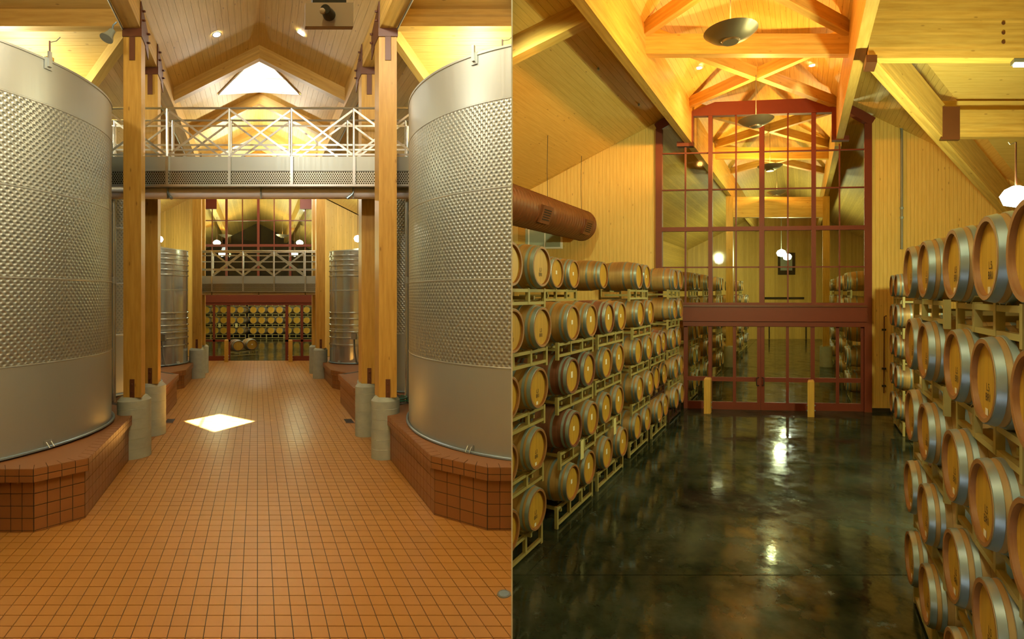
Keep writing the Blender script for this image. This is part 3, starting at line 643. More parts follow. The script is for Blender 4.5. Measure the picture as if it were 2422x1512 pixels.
# simple barrel in one mesh for the far ones
sb = B(); sb.lathe(bprof(), ZB, 20, axis='y')
hh = [ZB + Vector((hr * math.cos(a * math.pi / 10), -.034, hr * math.sin(a * math.pi / 10))) for a in range(20)]
sb.face(hh[::-1], 1)
for (a, b) in HOOPS + [(BL - b_, BL - a_) for a_, b_ in HOOPS]:
    sb.lathe([(stave_r(a / BL) + .001, -a), (stave_r(a / BL) + .006, -a - .002), (stave_r(b / BL) + .006, -b + .002), (stave_r(b / BL) + .001, -b)], ZB, 20, mat=2, axis='y')
ML['simple'] = sb.mesh('wine_barrel', Vector(), [M['oak'], M['oak_head'], M['galv']])
ML['simple_lab'] = ML['label0']
def inst(name, me, parent):
    o = bpy.data.objects.new(name, me); COL.objects.link(o); o.parent = parent; OBJ_SIDE[o.name] = SIDE[0]; return o
def recolor(key, mat):
    k = key + mat
    if k not in ML: ML[k] = ML[key].copy(); ML[k].materials.clear(); ML[k].materials.append(M[mat]); (key == 'staves' and ML[k].materials.append(M['chime']))
    return ML[k]
def barrel(pos, out, label, group, full=True, lbl=None, hoop=None, staves=None):
    rz = math.atan2(out[1], out[0]) - math.pi / 2; base = Vector(pos) - Vector((0, 0, RB1))
    if not full:
        o = bpy.data.objects.new('wine_barrel', ML['simple']); COL.objects.link(o); o.location = base; o.rotation_euler = (0, 0, rz); OBJ_SIDE[o.name] = SIDE[0]; return tag(o, label, 'barrel', group)
    t = thing('wine_barrel', label, 'barrel', base, rz, group)
    inst('staves', recolor('staves', staves) if staves else ML['staves'], t); hd = inst('head', ML['head'], t)
    for k in range(3):
        for p in ('hoop', 'hoopb'): inst('hoop', recolor('%s%d' % (p, k), hoop) if hoop else ML['%s%d' % (p, k)], t)
    if lbl:
        for l_ in lbl: inst('label' if l_.startswith('label') else 'stamp', ML[l_], hd)
    return t
# rack
RKW = .74
def boxl(x0, x1, y0, y1, z0, z1, name):
    return B().hexa([Vector((x, y, z)) for z in (z0, z1) for x, y in ((x0, y0), (x1, y0), (x1, y1), (x0, y1))]).mesh(name, Vector(), [M['rack']])
RM = {}
def rackmesh(H):
    k = round(H, 3)
    if k in RM: return RM[k]
    s = .025; r = {}
    r['post'] = [boxl(x - s, x + s, -.05, .0, 0 if abs(x) > .5 else .05, H, 'post') for x in (-RKW, -.25, .25, RKW)]
    r['rail'] = [boxl(-RKW, RKW, -.048, -.004, z - .022, z + .022, 'rail') for z in (H - .035, .065)]
    r['rear_post'] = [boxl(x - s, x + s, -.72, -.67, 0, H, 'rear_post') for x in (-RKW, RKW)]
    r['rear_rail'] = [boxl(-RKW, RKW, -.718, -.674, z - .022, z + .022, 'rear_rail') for z in (H - .035, .065)]
    r['side_tube'] = [boxl(x - .02, x + .02, -.67, -.05, H - .16, H - .11, 'side_tube') for x in (-.5, .5)]
    cr = []
    for x in (-.4, .4):
        b = B()
        for yy in (-.03, -.69):
            for sg in (-1, 1): b.bar(Vector((x + sg * .05, yy, H - .01)), Vector((x + sg * .17, yy, H + .045)), .05, .012)
        cr.append(b.mesh('cradle', Vector(), [M['rack']]))
    r['cradle'] = cr; RM[k] = r; return r
def rack(pos, out, H, label, group, detail=True, mat=None):
    rz = math.atan2(out[1], out[0]) - math.pi / 2; r = rackmesh(H)
    t = thing('barrel_rack', label, 'rack', pos, rz, group)
    for k, ms in r.items():
        if not detail and k in ('cradle', 'side_tube', 'rear_post', 'rear_rail'): continue
        for m in ms:
            if mat:
                m = m.copy(); m.materials.clear(); m.materials.append(M[mat])
            inst(k, m, t)
    return t
# ================================================================== far end of the tank hall and the cellar behind its doors
SIDE[0] = 'L'
DW = 26.2
def fr(name, x0, x1, y0, y1, mat, parent, t0=-.07, t1=.07): return B().box(L, uL(x0, DW), uL(x1, DW), DW + t0, DW + t1, zL(y1, DW), zL(y0, DW)).build(name, M[mat], parent)
wf = struct(B().box(L, -11, uL(479, DW), DW, DW + .2, 0, 9.9).build('wall_far', M['pine_far']))
B().box(L, uL(745, DW), 12.8, DW, DW + .2, 0, 9.9).build('wall_panel', M['pine_far'], wf)
win = struct(fr('window_1', 479, 745, 694, 716, 'redframe', None, -.12, .1))
fr('lintel_lip', 479, 745, 692.5, 694.5, 'pipe', win, -.16, .1)
fr('lintel_rail', 479, 745, 716, 722, 'redframe', win, -.08, .08)
for x0, x1 in ((479, 484), (533, 538.5), (608, 614), (683.5, 689), (740, 745)): fr('mullion', x0, x1, 440, 694, 'redframe', win)
for x in (502, 573.5, 648.5, 722): fr('glazing_bar', x - 1.2, x + 1.2, 440, 694, 'redframe', win, -.03, .03)
for y, h in ((581, 3), (522, 1), (640, 1)): fr('transom', 484, 740, y - h, y + h, 'redframe', win, -.06, .06)
xs = [484, 502, 535.7, 573.5, 611, 648.5, 686, 722, 740]; ys = [440, 522, 581, 640, 694]
for i in range(8):
    for j in range(4): fr('pane', xs[i], xs[i + 1], ys[j], ys[j + 1], 'glass', win, -.004, .004)
for x0, x1 in ((486, 513), (709, 736)): fr('beam_pocket', x0, x1, 470, 496, 'redframe', win, -.2, -.08)
for n, (xa, xb, ps) in enumerate(((479, 545, ((479, 484), (503.5, 509), (536.5, 545))), (675, 745, ((675, 682), (711, 717), (740, 745))))):
    dr_ = struct(fr('door_%d' % (n + 1), xa, xb, 842, 853, 'redframe', None, -.05, .05))
    for x0, x1 in ps: fr('stile', x0, x1, 722, 842, 'redframe', dr_, -.05, .05)
    fr('lock_rail', xa, xb, 803.5, 808.5, 'redframe', dr_, -.05, .05)
    for i in range(2):
        for y0, y1 in ((722, 803.5), (808.5, 842)): fr('pane', ps[i][1], ps[i + 1][0], y0, y1, 'glass', dr_, -.004, .004)
for x, lb in ((535.5, 'left'), (687, 'right')):
    d = 25.6; u = uL(x, d); bo = thing('bollard', 'square timber bollard at the %s side of the open doorway, tank hall' % lb, 'bollard', L(u, d, 0))
    b = B(); b.box(L, u - .1, u + .1, d - .1, d + .1, 0, 1.08); c0 = [L(u + a, d + e, 1.08) for a, e in ((-.1, -.1), (.1, -.1), (.1, .1), (-.1, .1))]; c1_ = [L(u + a, d + e, 1.13) for a, e in ((-.07, -.07), (.07, -.07), (.07, .07), (-.07, .07))]
    b.hexa(c0 + c1_); b.build('post', M['post'], bo)
    for s in (-1, 1):
        for z in (.17, .32): B().tube([L(u + s * .1, d, z), L(u + s * .125, d, z)], .022, 8).build('bolt', M['galv'], bo)
# cellar behind
fl2 = struct(B().box(L, -11, 16, DW, 46, -.3, -.002).build('floor', M['wetfloor']))
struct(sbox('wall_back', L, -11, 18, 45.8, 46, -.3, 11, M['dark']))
struct(B().box(lambda u, d, z: L(u, d, z - .5 * abs(u)), -11, 0, DW, 46, 10.1, 10.2).build('ceiling', M['pine_far'])); struct(B().box(lambda u, d, z: L(u, d, z - .5 * abs(u)), 0, 16, DW, 46, 10.1, 10.2).build('ceiling', M['pine_far']))
for s in (-1, 1): struct(sbox('trim_%d' % (3 + s), L, s * 2.5 - .16, s * 2.5 + .16, DW + .3, 45, 8.2, 8.95, M['glulam']))
DB = 41.5; LVL = ['floor', 'second', 'third', 'top']
prs = [(478, 'leftmost, behind the glass'), (519, 'second from left, behind the glass'), (559, 'at left of the open doorway'), (609, 'in the middle of the open doorway'), (651, 'at right of the open doorway'), (692, 'behind the right door pane'), (735, 'rightmost, behind the glass')]
for (x, lb) in prs:
    for k in range(4):
        z = .645 + .845 * k; gp = 'barrels stacked across the cellar seen through the doors'
        rack(L(uL(x, DB), DB - .08, z - .585 if k else .0), (0, -1), .285 if k else .345, 'olive rack %s, %s level, far cellar' % (lb.split(',')[0], LVL[k]), 'far cellar racks', False)
        for s in (-1, 1):
            barrel(L(uL(x, DB) + s * .345, DB, z), (0, -1), '%s barrel %s, %s level, far through doors' % ('left' if s < 0 else 'right', lb.split(',')[0], LVL[k]), gp, False)
for (x, y, k) in ((559, 770, 0), (519, 770, 1)):
    tg = B().box(L, uL(x - 3, DB - .2), uL(x + 3, DB - .2), DB - .13, DB - .12, zL(y + 5, DB - .2), zL(y - 5, DB - .2)).build('paper_tag', M['tagp'])
    tag(tg, 'pale green paper tag hanging on far rack %s' % ('in the open doorway' if k == 0 else 'behind the left glass door'), 'paper tag')
o2 = (.70, -.71)
rack(L(uL(580, 28.2), 28.2, .0) - Vector((.08, -.08, 0)), o2, .29, 'low olive rack holding two barrels just inside the open doorway', 'low rack')
for x, z, lb in ((572, .60, 'stained left'), (572, .62, 'pale right')):
    barrel(L(uL(x + 8, 28.2), 28.2, z) + (Vector((.26, .26, 0)) if lb[0] == 'p' else Vector((-.24, -.24, 0))), o2, '%s barrel of the two on the low rack inside the doorway' % lb, 'two barrels inside the doorway', True, ['label0'] if lb[0] == 'p' else None, None, 'oak_old' if lb[0] == 's' else None)
for (x, y, d, lb) in ((513, 574, 31, 'upper left'), (709, 574, 31, 'upper right'), (525, 600, 34, 'lower left'), (697, 600, 34, 'lower right')):
    q = L(uL(x, d), d, zL(y, d)); pl = thing('pendant_lamp', 'white globe lamp seen through the far glass, %s of four' % lb, 'lamp', q - Vector((0, 0, .2)))
    B().lathe([(0, -.2), (.16, -.15), (.21, 0), (.15, .1), (.05, .15)], q, 16).build('globe', M['lamp_globe'], pl); B().tube([q + Vector((0, 0, .14)), q + Vector((0, 0, 2.2))], .012, 6).build('rod', M['redsteel'], pl)
    lamp('POINT', q + Vector((0, -.3, -.3)), 90, GREEN, .2)
def bowl(p, rz_, label, rod, power, ud=1.0, r=.435):
    t = thing('bowl_pendant', label, 'lamp', p, group='pewter bowl pendants')
    B().lathe([(.15 * r / .435, 0), (.20 * r / .435, .012), (.33 * r / .435, .075), (r, .165), (r - .006, .17), (.33 * r / .435, .085), (.2 * r / .435, .022), (.15 * r / .435, .01)], p, 40).build('bowl', M['bowl'], t)
    B().lathe([(.0, -.03), (.13, -.03), (.145, .0), (.145, .02), (0, .02)], p, 28).build('bottom_cap', M['bowl'], t)
    B().lathe([(.148, .012), (.19, .03)], p, 28).build('glow_ring', M['lamp_warm'], t)
    B().tube([p + Vector((0, 0, .02)), p + Vector((0, 0, rod))], .010, 6).build('rod', M['grey'], t)
    B().lathe([(0, .06), (.05, .07), (.05, .11), (0, .12)], p, 12).build('bulb', M['lamp_warm'], t)
    lamp('POINT', p + Vector((0, 0, .33)), power, AMBER, .08)
for (x, y, d, lb) in ((533, 558, 36, 'left'), (668, 558, 36, 'right')): bowl(L(uL(x, d), d, zL(y, d) - .1), 0, 'pewter bowl pendant seen through far glass, %s one' % lb, 1.5, 60)
lamp('POINT', L(0, 36, 6.2), 450, (1, 1, .75), .3); lamp('POINT', L(-1, 29.5, 6.8), 350, GREEN, .3)  # added fill lights inside the cellar, without fixtures
# ================================================================== RIGHT HALL (barrels)
SIDE[0] = 'R'
UR = -1.25
def zrr(u): return 10.8 - .5 * abs(u)                  # u measured from the hall's ridge
KW = .08
def dw(u): return 15.86 - KW * (u + 1)
def uW(x): t = (x - 1900) / F; return t * (15.86 - KW) / (1 + KW * t)
def zW(y): return zR(y, dw(UR))
def W(u, o, z): return R(u, dw(u) + o, z)
def wr(name, x0, x1, y0, y1, mat, parent, t0=-.07, t1=.07): return B().box(W, uW(x0), uW(x1), t0, t1, zW(y1), zW(y0)).build(name, M[mat], parent)
# floor in cast slabs
fr_ = struct(B().box(R, -10, 10, -6, 40, -.4, -.03).build('floor', M['dark']))
US, DS = [-10, -3.62, 2.6, 10], [-6, 2.2, 6.62, 10.9, 15.8, 20.5, 27, 40]
for i in range(3):
    for j in range(7): B().box(R, US[i] + .006, US[i + 1] - .006, DS[j] + .006, DS[j + 1] - .006, -.03, 0).build('slab', M['wetfloor'], fr_)
# end wall: boards left and right of the glazing
we = struct(B().box(W, -10, uW(1552), .03, .25, -.1, 9.9).build('wall_end', M['pine_far']))
B().box(W, uW(2062), 10, .03, .25, -.1, 9.9).build('wall_panel', M['pine_far'], we)
def wtop(u): return 10.8 - .5 * abs(u - UR) + .05
for (a, b) in ((-9.4, uW(1552)), (uW(2062), 7.6)):
    planks(we, lambda z, u: W(u, .0, z), lambda u: [(0.0, wtop(u))], a, b, .118, R(0, .03, 0) - R(0, 0, 0), M['pine'], 1.0, .005)
struct(B().box(W, uW(2062), 7.6, -.03, .0, 0, .12).build('baseboard_right', M['black']))
# roof: one gable over nave and aisles, planks along the hall; cross gable on the right
def strips2(P, segs, b0, b1, wd):
    bb = B(); planks(None, lambda a, b: P(a, b) + Vector((0, 0, .022)), segs, b0, b1, (b1 - b0) / 10, (0, 0, 1), None, .06, -.002, bb)
    o = struct(bb.build('ceiling', M['pine_far'])); planks(o, P, segs, b0, b1, wd, (0, 0, 1), M['pine'], .018, .004); return o
cn = strips2(lambda a, b: R(b + UR, a, zrr(b)), lambda b: [(-4, 16.1)], -2.5, 2.5, .139)
cl = strips2(lambda a, b: R(-b + UR, a, zrr(b)), lambda b: [(-4, 16.2)], 2.5, 8.6, .139)
strips2(lambda a, b: R(b + UR, a, zrr(b)), lambda b: [(9.9 + b - 2.6, 16.0)], 2.6, 8.4, .139)
cr_ = strips2(lambda a, b: R(a + UR, b, 9.5 - .5 * (b - 9.9)), lambda b: [(2.6 + max(0, b - 9.9), 9.6)], 8.3, 15.4, .139)
struct(B().box(lambda u, d, z: R(u, d, z - .5 * (d - 2)), UR + 2.6, 9.6, -4, 8.4, 13.4, 13.5).build('ceiling', M['pine_far']))
struct(sbox('wall_right', R, 9.6, 9.8, -5, 40, -.3, 12, M['pine_far']))
BZ0, BZ1 = 8.38, 9.62
for s in (-1, 1):
    u = UR + s * 2.37
    sbox('beam', R, u - .11, u + .11, -4, dw(u) - .02, BZ0, BZ1, M['glulam'], cn)
TIES = (7.0, 11.4)
for d in TIES: sbox('beam', R, UR - 2.27, UR + 2.27, d - .1, d + .1, 9.0, 9.45, M['glulam'], cn)
def xbrace(d0, d1, par):
    for s in (-1, 1):
        dm = (d0 + d1) / 2
        for (da, db) in ((d0, dm), (d1, dm)):
            B().bar(R(UR + s * 2.27, da, 9.55), R(UR + s * .06, db, 9.55), .16, .30).build('rafter', M['glulam'], par)
xbrace(11.5, 15.7, cn); xbrace(7.1, 11.3, cn); xbrace(2.7, 6.9, cn)
# aisle rafters
c = []
for zz in (-.42, 0):
    for (u, dd) in ((2.5, 9.76), (8.4, 9.76), (8.4, 9.98), (2.5, 9.98)): c.append(R(UR - u, dd, zrr(u) + zz))
B().hexa(c).build('rafter', M['glulam'], cl)
# deep girder, valley beam, purlin and steel shoes on the right
sbox('beam', R, UR + 2.5, 8.5, 9.72, 9.95, 8.18, 9.62, M['glulam'], cr_)
v0, v1 = R(UR + 2.62, 10.0, 8.55), R(6.3, 15.1, 6.10)
B().bar(v0, v1, .2, .78).build('rafter', M['glulam'], cr_)
sbox('beam', R, 3.3, 9.4, 11.85, 12.05, 7.32, 7.95, M['glulam'], cr_); sbox('beam', R, 3.15, 9.4, 12.1, 12.2, 7.95, 8.25, M['pine'], cr_)
sbox('steel_shoe', R, 3.18, 3.62, 11.72, 11.86, 7.22, 7.98, M['redsteel'], cr_)
sbox('steel_shoe', R, UR + 2.45, UR + 2.66, 9.68, 10.10, 8.08, 8.22, M['redsteel'], cr_)
for (x, y) in ((2373, 55), (2373, 78), (2373, 100)): B().lathe([(0, -.004), (.035, -.004), (.036, 0)], R(uR(x, 9.72), 9.715, zR(y, 9.72)), 14, axis='y').build('plug', M['redsteel'], cr_)
for n, (x, y, d, s) in enumerate(((1653, 159, 14.15, -1), (1922, 152, 14.15, 1))):
    u = uR(x, d) - UR; p = R(u + UR, d, zrr(u) - .02); tl = thing('downlight', 'glowing recessed downlight in the amber lit ceiling, %s one' % ('left' if s < 0 else 'right'), 'downlight', p)
    B().lathe([(0, -.012), (.085, -.012)], p, 20).build('lens', M['lamp_white'], tl); B().lathe([(.085, -.014), (.115, -.014), (.115, .03)], p, 20).build('trim_ring', M['white'], tl)
    lamp('SPOT', p + Vector((0, 0, -.06)), 60, WARM, .08, 100, .8, (0, 0, -1))
bowl(R(UR, 8.7, zR(97, 8.7)), 0, 'large pewter bowl pendant nearest, hanging below the first tie beam', 1.0, 520)
bowl(R(UR, 13.4, zR(298, 13.4)), 0, 'second pewter bowl pendant hanging before the red glazing', 1.35, 520)
# ---- red glazing of the end wall
win2 = struct(wr('window_2', 1617, 2050, 724, 760, 'redframe', None, -.14, .1))
wr('lintel_lip', 1617, 2050, 722, 725.5, 'redsteel', win2, -.18, .1); wr('lintel_rail', 1617, 2050, 760, 772, 'redframe', win2, -.09, .09)
cxs = [(1552, 1567), (1676, 1685.5), (1796, 1808), (1919, 1930), (2044, 2062)]
for k, (x0, x1) in enumerate(cxs): wr('mullion', x0, x1, 300 if k in (0, 4) else 262, 980 if k in (0, 4) else 724, 'redframe', win2)
for x in (1621.5, 1741, 1863.5, 1985.5): wr('glazing_bar', x - 1.8, x + 1.8, 345 if x in (1621.5, 1985.5) else 268, 724, 'redframe', win2, -.03, .03)
wr('transom', 1567, 2044, 536, 546, 'redframe', win2, -.06, .06); wr('transom', 1567, 2044, 716, 724, 'redframe', win2, -.06, .06)
for y in (359, 447, 632): wr('glazing_bar', 1567, 2044, y - 1.6, y + 1.6, 'redframe', win2, -.03, .03)
hx = B(); pts = [(1632, 266), (1632, 262), (1692, 240), (1908, 238), (1978, 262), (1978, 266)]
hx.face([W(uW(x), -.08, zW(y)) for x, y in pts][::-1]); hx.face([W(uW(x), .08, zW(y)) for x, y in pts])
for i in range(6):
    (xa, ya), (xb, yb) = pts[i], pts[(i + 1) % 6]; hx.face([W(uW(xa), -.08, zW(ya)), W(uW(xb), -.08, zW(yb)), W(uW(xb), .08, zW(yb)), W(uW(xa), .08, zW(ya))])
hx.build('header_panel', M['redframe'], win2); wr('head_rail', 1632, 1978, 264, 272, 'redframe', win2, -.09, .09)
for x0, x1, y0, y1 in ((1631, 1641, 262, 344), (1603, 1641, 333, 344), (1967, 1978, 262, 337), (1967, 2008, 328, 338)): wr('beam_pocket', x0, x1, y0, y1, 'redframe', win2, -.12, .1)
for (xa, ya, xb, yb) in ((1552, 300, 1612, 266), (2062, 300, 1998, 262)): B().bar(W(uW(xa), 0, zW(ya) + .05), W(uW(xb), 0, zW(yb) + .05), .16, .26).build('raking_head', M['redframe'], win2)
xs = [1567, 1621.5, 1680, 1741, 1802, 1863.5, 1924, 1985.5, 2044]; ys = [272, 359, 447, 541, 632, 720]
for i in range(8):
    for j in range(5):
        if j == 0 and i in (0, 7): wr('pane', xs[i], xs[i + 1], 300, 359, 'glass', win2, -.004, .004)
        else: wr('pane', xs[i], xs[i + 1], ys[j], ys[j + 1], 'glass', win2, -.004, .004)
DX = [((1617, 1626), (1676, 1684)), ((1676, 1684), (1734, 1741), (1791, 1799.3)), ((1799.7, 1808), (1859, 1866), (1917, 1927)), ((1919, 1927), (1977, 1985), (2036, 2046))]
for n, st in enumerate(DX):
    x0, x1 = st[0][0], st[-1][1]; off = .06 if n in (0, 3) else 0
    dd_ = struct(wr('door_%d' % (n + 3), x0, x1, 952, 976, 'redframe', None, -.05 + off, .05 + off))
    for a, b in st: wr('stile', a, b, 772, 952, 'redframe', dd_, -.05 + off, .05 + off)
    wr('lock_rail', x0, x1, 893, 903, 'redframe', dd_, -.045 + off, .045 + off); wr('top_rail', x0, x1, 768, 773, 'redframe', dd_, -.05 + off, .05 + off)
    for i in range(len(st) - 1):
        for y0, y1 in ((773, 893), (903, 952)): wr('pane', st[i][1], st[i + 1][0], y0, y1, 'glass', dd_, off - .004, off + .004)
    if n in (1, 2):
        xh = 1793 if n == 1 else 1805; s = -1 if n == 1 else 1
        a = W(uW(xh + (2 if n == 1 else -2)), -.05, zW(893)); b_ = W(uW(xh + (2 if n == 1 else -2)), -.05, zW(911)); o_ = W(uW(xh + s * 4), -.13, 0) - W(uW(xh), -.05, 0); o_.z = 0
        B().tube([a, a + o_, (a + b_) / 2 + o_ * 1.2, b_ + o_, b_], .014, 8).build('handle', M['black'], dd_)
for x, yb, yt, lb in ((1674, 977, 893, 'left'), (1918, 985, 899, 'right')):
    d = dR(yb) ; u = uR(x, d); h = zR(yt, d); bo = thing('bollard', 'square timber bollard before the red doors, %s one of the barrel hall' % lb, 'bollard', R(u, d, 0))
    b = B(); b.box(R, u - .1, u + .1, d - .1, d + .1, 0, h - .05); b.hexa([R(u + a, d + e, h - .05) for a, e in ((-.1, -.1), (.1, -.1), (.1, .1), (-.1, .1))] + [R(u + a, d + e, h) for a, e in ((-.07, -.07), (.07, -.07), (.07, .07), (-.07, .07))]); b.build('post', M['post'], bo)
    for s in (-1, 1):
        for z in (.17, .32): B().tube([R(u + s * .1, d, z), R(u + s * .125, d, z)], .022, 8).build('bolt', M['galv'], bo)
# ---- barrel stacks
vn = math.hypot(1, AR); OL, OR_ = (1 / vn, -AR / vn), (-1 / vn, AR / vn)
ON = ['first', 'second', 'third', 'fourth', 'fifth', 'sixth']; LV = ['floor', 'second', 'third', 'fourth', 'top']
CD = [6.42, 8.13, 9.62, 11.5, 12.95, 14.55]; gp = .70; PL_, Z0 = .853, .64
def rackat(u, d, k, out, z0, pitch, label, group, mat=None, detail=True):
    z = z0 + pitch * k; H = .275 if k else z0 - .30
    p = R(u, d, z - .30 - H); q = Vector(p) - Vector((out[0], out[1], 0)) * .10
    return rack(q, out, H, label, group, detail, mat)
random.seed(3)
for ci, d in enumerate(CD):
    for k in range(5):
        if (k == 4 and ci in (1, 2, 4)) or (k == 3 and ci == 4): continue
        du = random.uniform(-.05, .05)
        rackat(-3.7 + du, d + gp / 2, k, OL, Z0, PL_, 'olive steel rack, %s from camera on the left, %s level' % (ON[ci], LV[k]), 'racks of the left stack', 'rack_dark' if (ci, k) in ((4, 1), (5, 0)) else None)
        for j in range(2):
            r_ = random.random(); lb_ = None
            if ci == 0: lb_ = ['stamp2'] + (['label2'] if k < 3 else [])
            elif ci in (1, 2): lb_ = ['label1'] if r_ < .4 else ['label0']
            else: lb_ = ['label0'] if r_ < .35 else (['label2'] if r_ < .7 else None)
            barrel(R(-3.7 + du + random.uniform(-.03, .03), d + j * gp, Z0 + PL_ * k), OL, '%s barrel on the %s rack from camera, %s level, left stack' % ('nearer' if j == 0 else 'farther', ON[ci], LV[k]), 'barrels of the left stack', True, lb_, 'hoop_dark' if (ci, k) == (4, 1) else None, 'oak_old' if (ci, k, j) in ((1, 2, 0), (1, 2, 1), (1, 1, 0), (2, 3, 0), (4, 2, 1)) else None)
for ci, d in enumerate(CD[:3]):
    for k in range(4):
        rackat(-4.95, d + gp / 2, k, OL, Z0, PL_, 'rear row rack behind the %s rack from camera on the left, %s level' % (ON[ci], LV[k]), 'rear row of the left stack', None, False)
        for j in range(2): barrel(R(-4.95, d + j * gp, Z0 + PL_ * k), OL, '%s rear row barrel behind the %s rack from camera, %s level, left' % ('nearer' if j == 0 else 'farther', ON[ci], LV[k]), 'rear row of the left stack', False)
rackat(-4.62, 9.9, 4, OL, Z0, PL_, 'olive rack set back from the edge on top of the left stack', 'racks of the left stack')
for d, n in ((9.55, 'nearest'), (10.25, 'middle')): barrel(R(-4.62, d, Z0 + PL_ * 4), OL, '%s of three set back barrels on top of left stack' % n, 'barrels of the left stack', True, ['label0'])
barrel(R(-4.30, 10.95, Z0 + PL_ * 4), OL, 'farthest of three set back barrels on top of left stack', 'barrels of the left stack')
for (ci, k, lb) in ((1, 1, 'second'), (2, 1, 'third')):
    p = R(-3.7, CD[ci] + .42, Z0 + PL_ * k - .30) + Vector((OL[0], OL[1], 0)) * -.03
    tx = Vector((AR / vn, 1 / vn, 0)); b = B(); b.hexa([p + tx * a + Vector((OL[0], OL[1], 0)) * y + Vector((0, 0, z)) for z in (-.32, 0) for a, y in ((-.07, 0), (.07, 0), (.07, .003), (-.07, .003))])
    tag(b.build('paper_tag', M['tagp']), 'yellow paper tag hanging on the %s rack of the left stack' % lb, 'paper tag')
ZR0, PR_ = .66, .815
RD = [(2.05, 2.75), (3.4, 4.12), (5.1, 5.8)]
for ci, (da, db) in enumerate(RD):
    for k in range(5):
        if ci == 0 and k == 0: continue
        rackat(1.2, (da + db) / 2, k, OR_, ZR0, PR_, 'olive steel rack, %s from camera on the right, %s level' % (ON[ci], LV[k]), 'racks of the right stack')
        for j, d in enumerate((da, db)):
            if ci == 0 and j == 0 and k < 3: continue
            barrel(R(1.2 + random.uniform(-.02, .02), d, ZR0 + PR_ * k), OR_, '%s barrel on the %s rack from camera, %s level, right stack' % ('nearer' if j == 0 else 'farther', ON[ci], LV[k]), 'barrels of the right stack', True, ['stamp', 'label2'])
for k in range(5):
    rackat(2.42, 13.65, k, OR_, ZR0, .80, 'small olive rack at the far right wall, %s level' % LV[k], 'racks at the far right wall')
    for j, d in enumerate((13.3, 14.0)): barrel(R(2.42, d, ZR0 + .80 * k), OR_, '%s barrel by the far right wall, %s level' % ('nearer' if j == 0 else 'farther', LV[k]), 'barrels at the far right wall')
for j, (u, d) in enumerate(((3.9, 11.2), (3.9, 12.0), (4.9, 10.4))): barrel(R(u, d, ZR0 + .8 * 3), OR_, 'pale barrel glimpsed through the right stack gap, %s' % ('left one', 'middle one', 'right one')[j], 'barrels behind the right stack', False)
# ---- duct, grille, conduit, valves, lamps
U0, Z_ = -6.95, 5.77; rr = .47
du = thing('air_duct', 'brown spiral air duct with square registers hung over the left stack', 'duct', R(U0, 14, Z_ - rr))
ds = [10.9 + .14 * i for i in range(36)]; db = B(); pts = []; rad = []
for d in ds: pts += [R(U0, d, Z_), R(U0, d + .125, Z_), R(U0, d + .132, Z_)]; rad += [rr, rr, rr + .008]
db.tube(pts, rad, 28); db.build('duct_body', M['duct'], du)
B().tube([R(U0, ds[-1] + .135, Z_), R(U0, ds[-1] + .16, Z_)], [rr + .012, rr - .02], 28).build('end_cap', M['duct'], du)
for d in (15.35, 12.9):
    p = R(U0, d, Z_); nn = Vector((.80, -.48, -.32)).normalized(); ax = Vector((AR, 1, SR)).normalized(); up = nn.cross(ax).normalized()
    c_ = p + nn * (rr + .0); gg = B().hexa([c_ + ax * a * .27 + up * b_ * .22 + nn * o_ for o_ in (-.10, .04) for a, b_ in ((-1, -1), (1, -1), (1, 1), (-1, 1))]).build('register', M['duct'], du)
    for k in range(5): B().bar(c_ + up * (-.12 + .06 * k) - ax * .19 + nn * .045, c_ + up * (-.12 + .06 * k) + ax * .19 + nn * .045, .012, .02).build('louver', M['dark'], gg)
for d in (13.8, 15.9):
    B().tube([R(U0, d, Z_ + rr), R(U0 - .02, d, 7.0), R(U0, d, zrr(-U0 + UR))], .008, 5).build('hanger', M['black'], du)
gr = struct(wr('window_3', 1180, 1331, 534, 585, 'white', None, -.05, -.001))
for x0, x1 in ((1182, 1251), (1255, 1289), (1293, 1327)): wr('louver_panel', x0, x1, 537, 581, 'louver', gr, -.07, -.05)
cq = thing('wall_conduit', 'dark vertical conduit pipe on the right board wall', 'pipe', W(uW(2132), -.05, zW(590)))
B().tube([W(uW(2132), -.05, zW(y)) for y in (592, 450, 298)], .035, 8).build('pipe', M['grey'], cq)
for y in (315, 500, 522): B().tube([W(uW(2132), -.05, zW(y)), W(uW(2132), -.05, zW(y - 5))], .048, 8).build('clamp', M['galv'], cq)
vq = thing('valve_pipe', 'thin red brown pipe with valves low on the right board wall', 'pipe', W(uW(2090), -.05, zW(925)))
B().tube([W(uW(2096), -.05, zW(746)), W(uW(2091), -.05, zW(748)), W(uW(2090), -.05, zW(925))], .018, 6).build('pipe', M['redsteel'], vq)
for y in (778, 868, 908): B().bar(W(uW(2086), -.07, zW(y)), W(uW(2094), -.07, zW(y)), .05, .06).build('valve', M['black'], vq)
for (x, y, d, y1) in ((2403, 462, 8.3, 336),):
    q = R(uR(x, d), d, zR(y, d)); pl = thing('pendant_lamp', 'glaring white globe lamp on a rod above the right barrel stack', 'lamp', q - Vector((0, 0, .2)))
    B().lathe([(0, -.2), (.15, -.15), (.2, 0), (.14, .1), (.05, .15)], q, 24).build('globe', M['lamp_globe'], pl); B().tube([q + Vector((0, 0, .14)), R(uR(x, d), d, zR(y1, d))], .012, 6).build('rod', M['redsteel'], pl)
    B().tube([R(uR(x, d), d, zR(y1, d)), R(uR(x - 14, d), d, zR(y1 + 6, d)), R(uR(x - 18, d), d, zR(y1, d))], .006, 5).build('wire', M['grey'], pl)
    lamp('POINT', q + Vector((-.1, .36, .1)), LIGHTS['aisle_r'] * 1.9, GREEN, .2)
fq = thing('strip_light', 'short strip light fixed under the deep girder at upper right', 'lamp', R(uR(2415, 9.8), 9.8, 8.05))
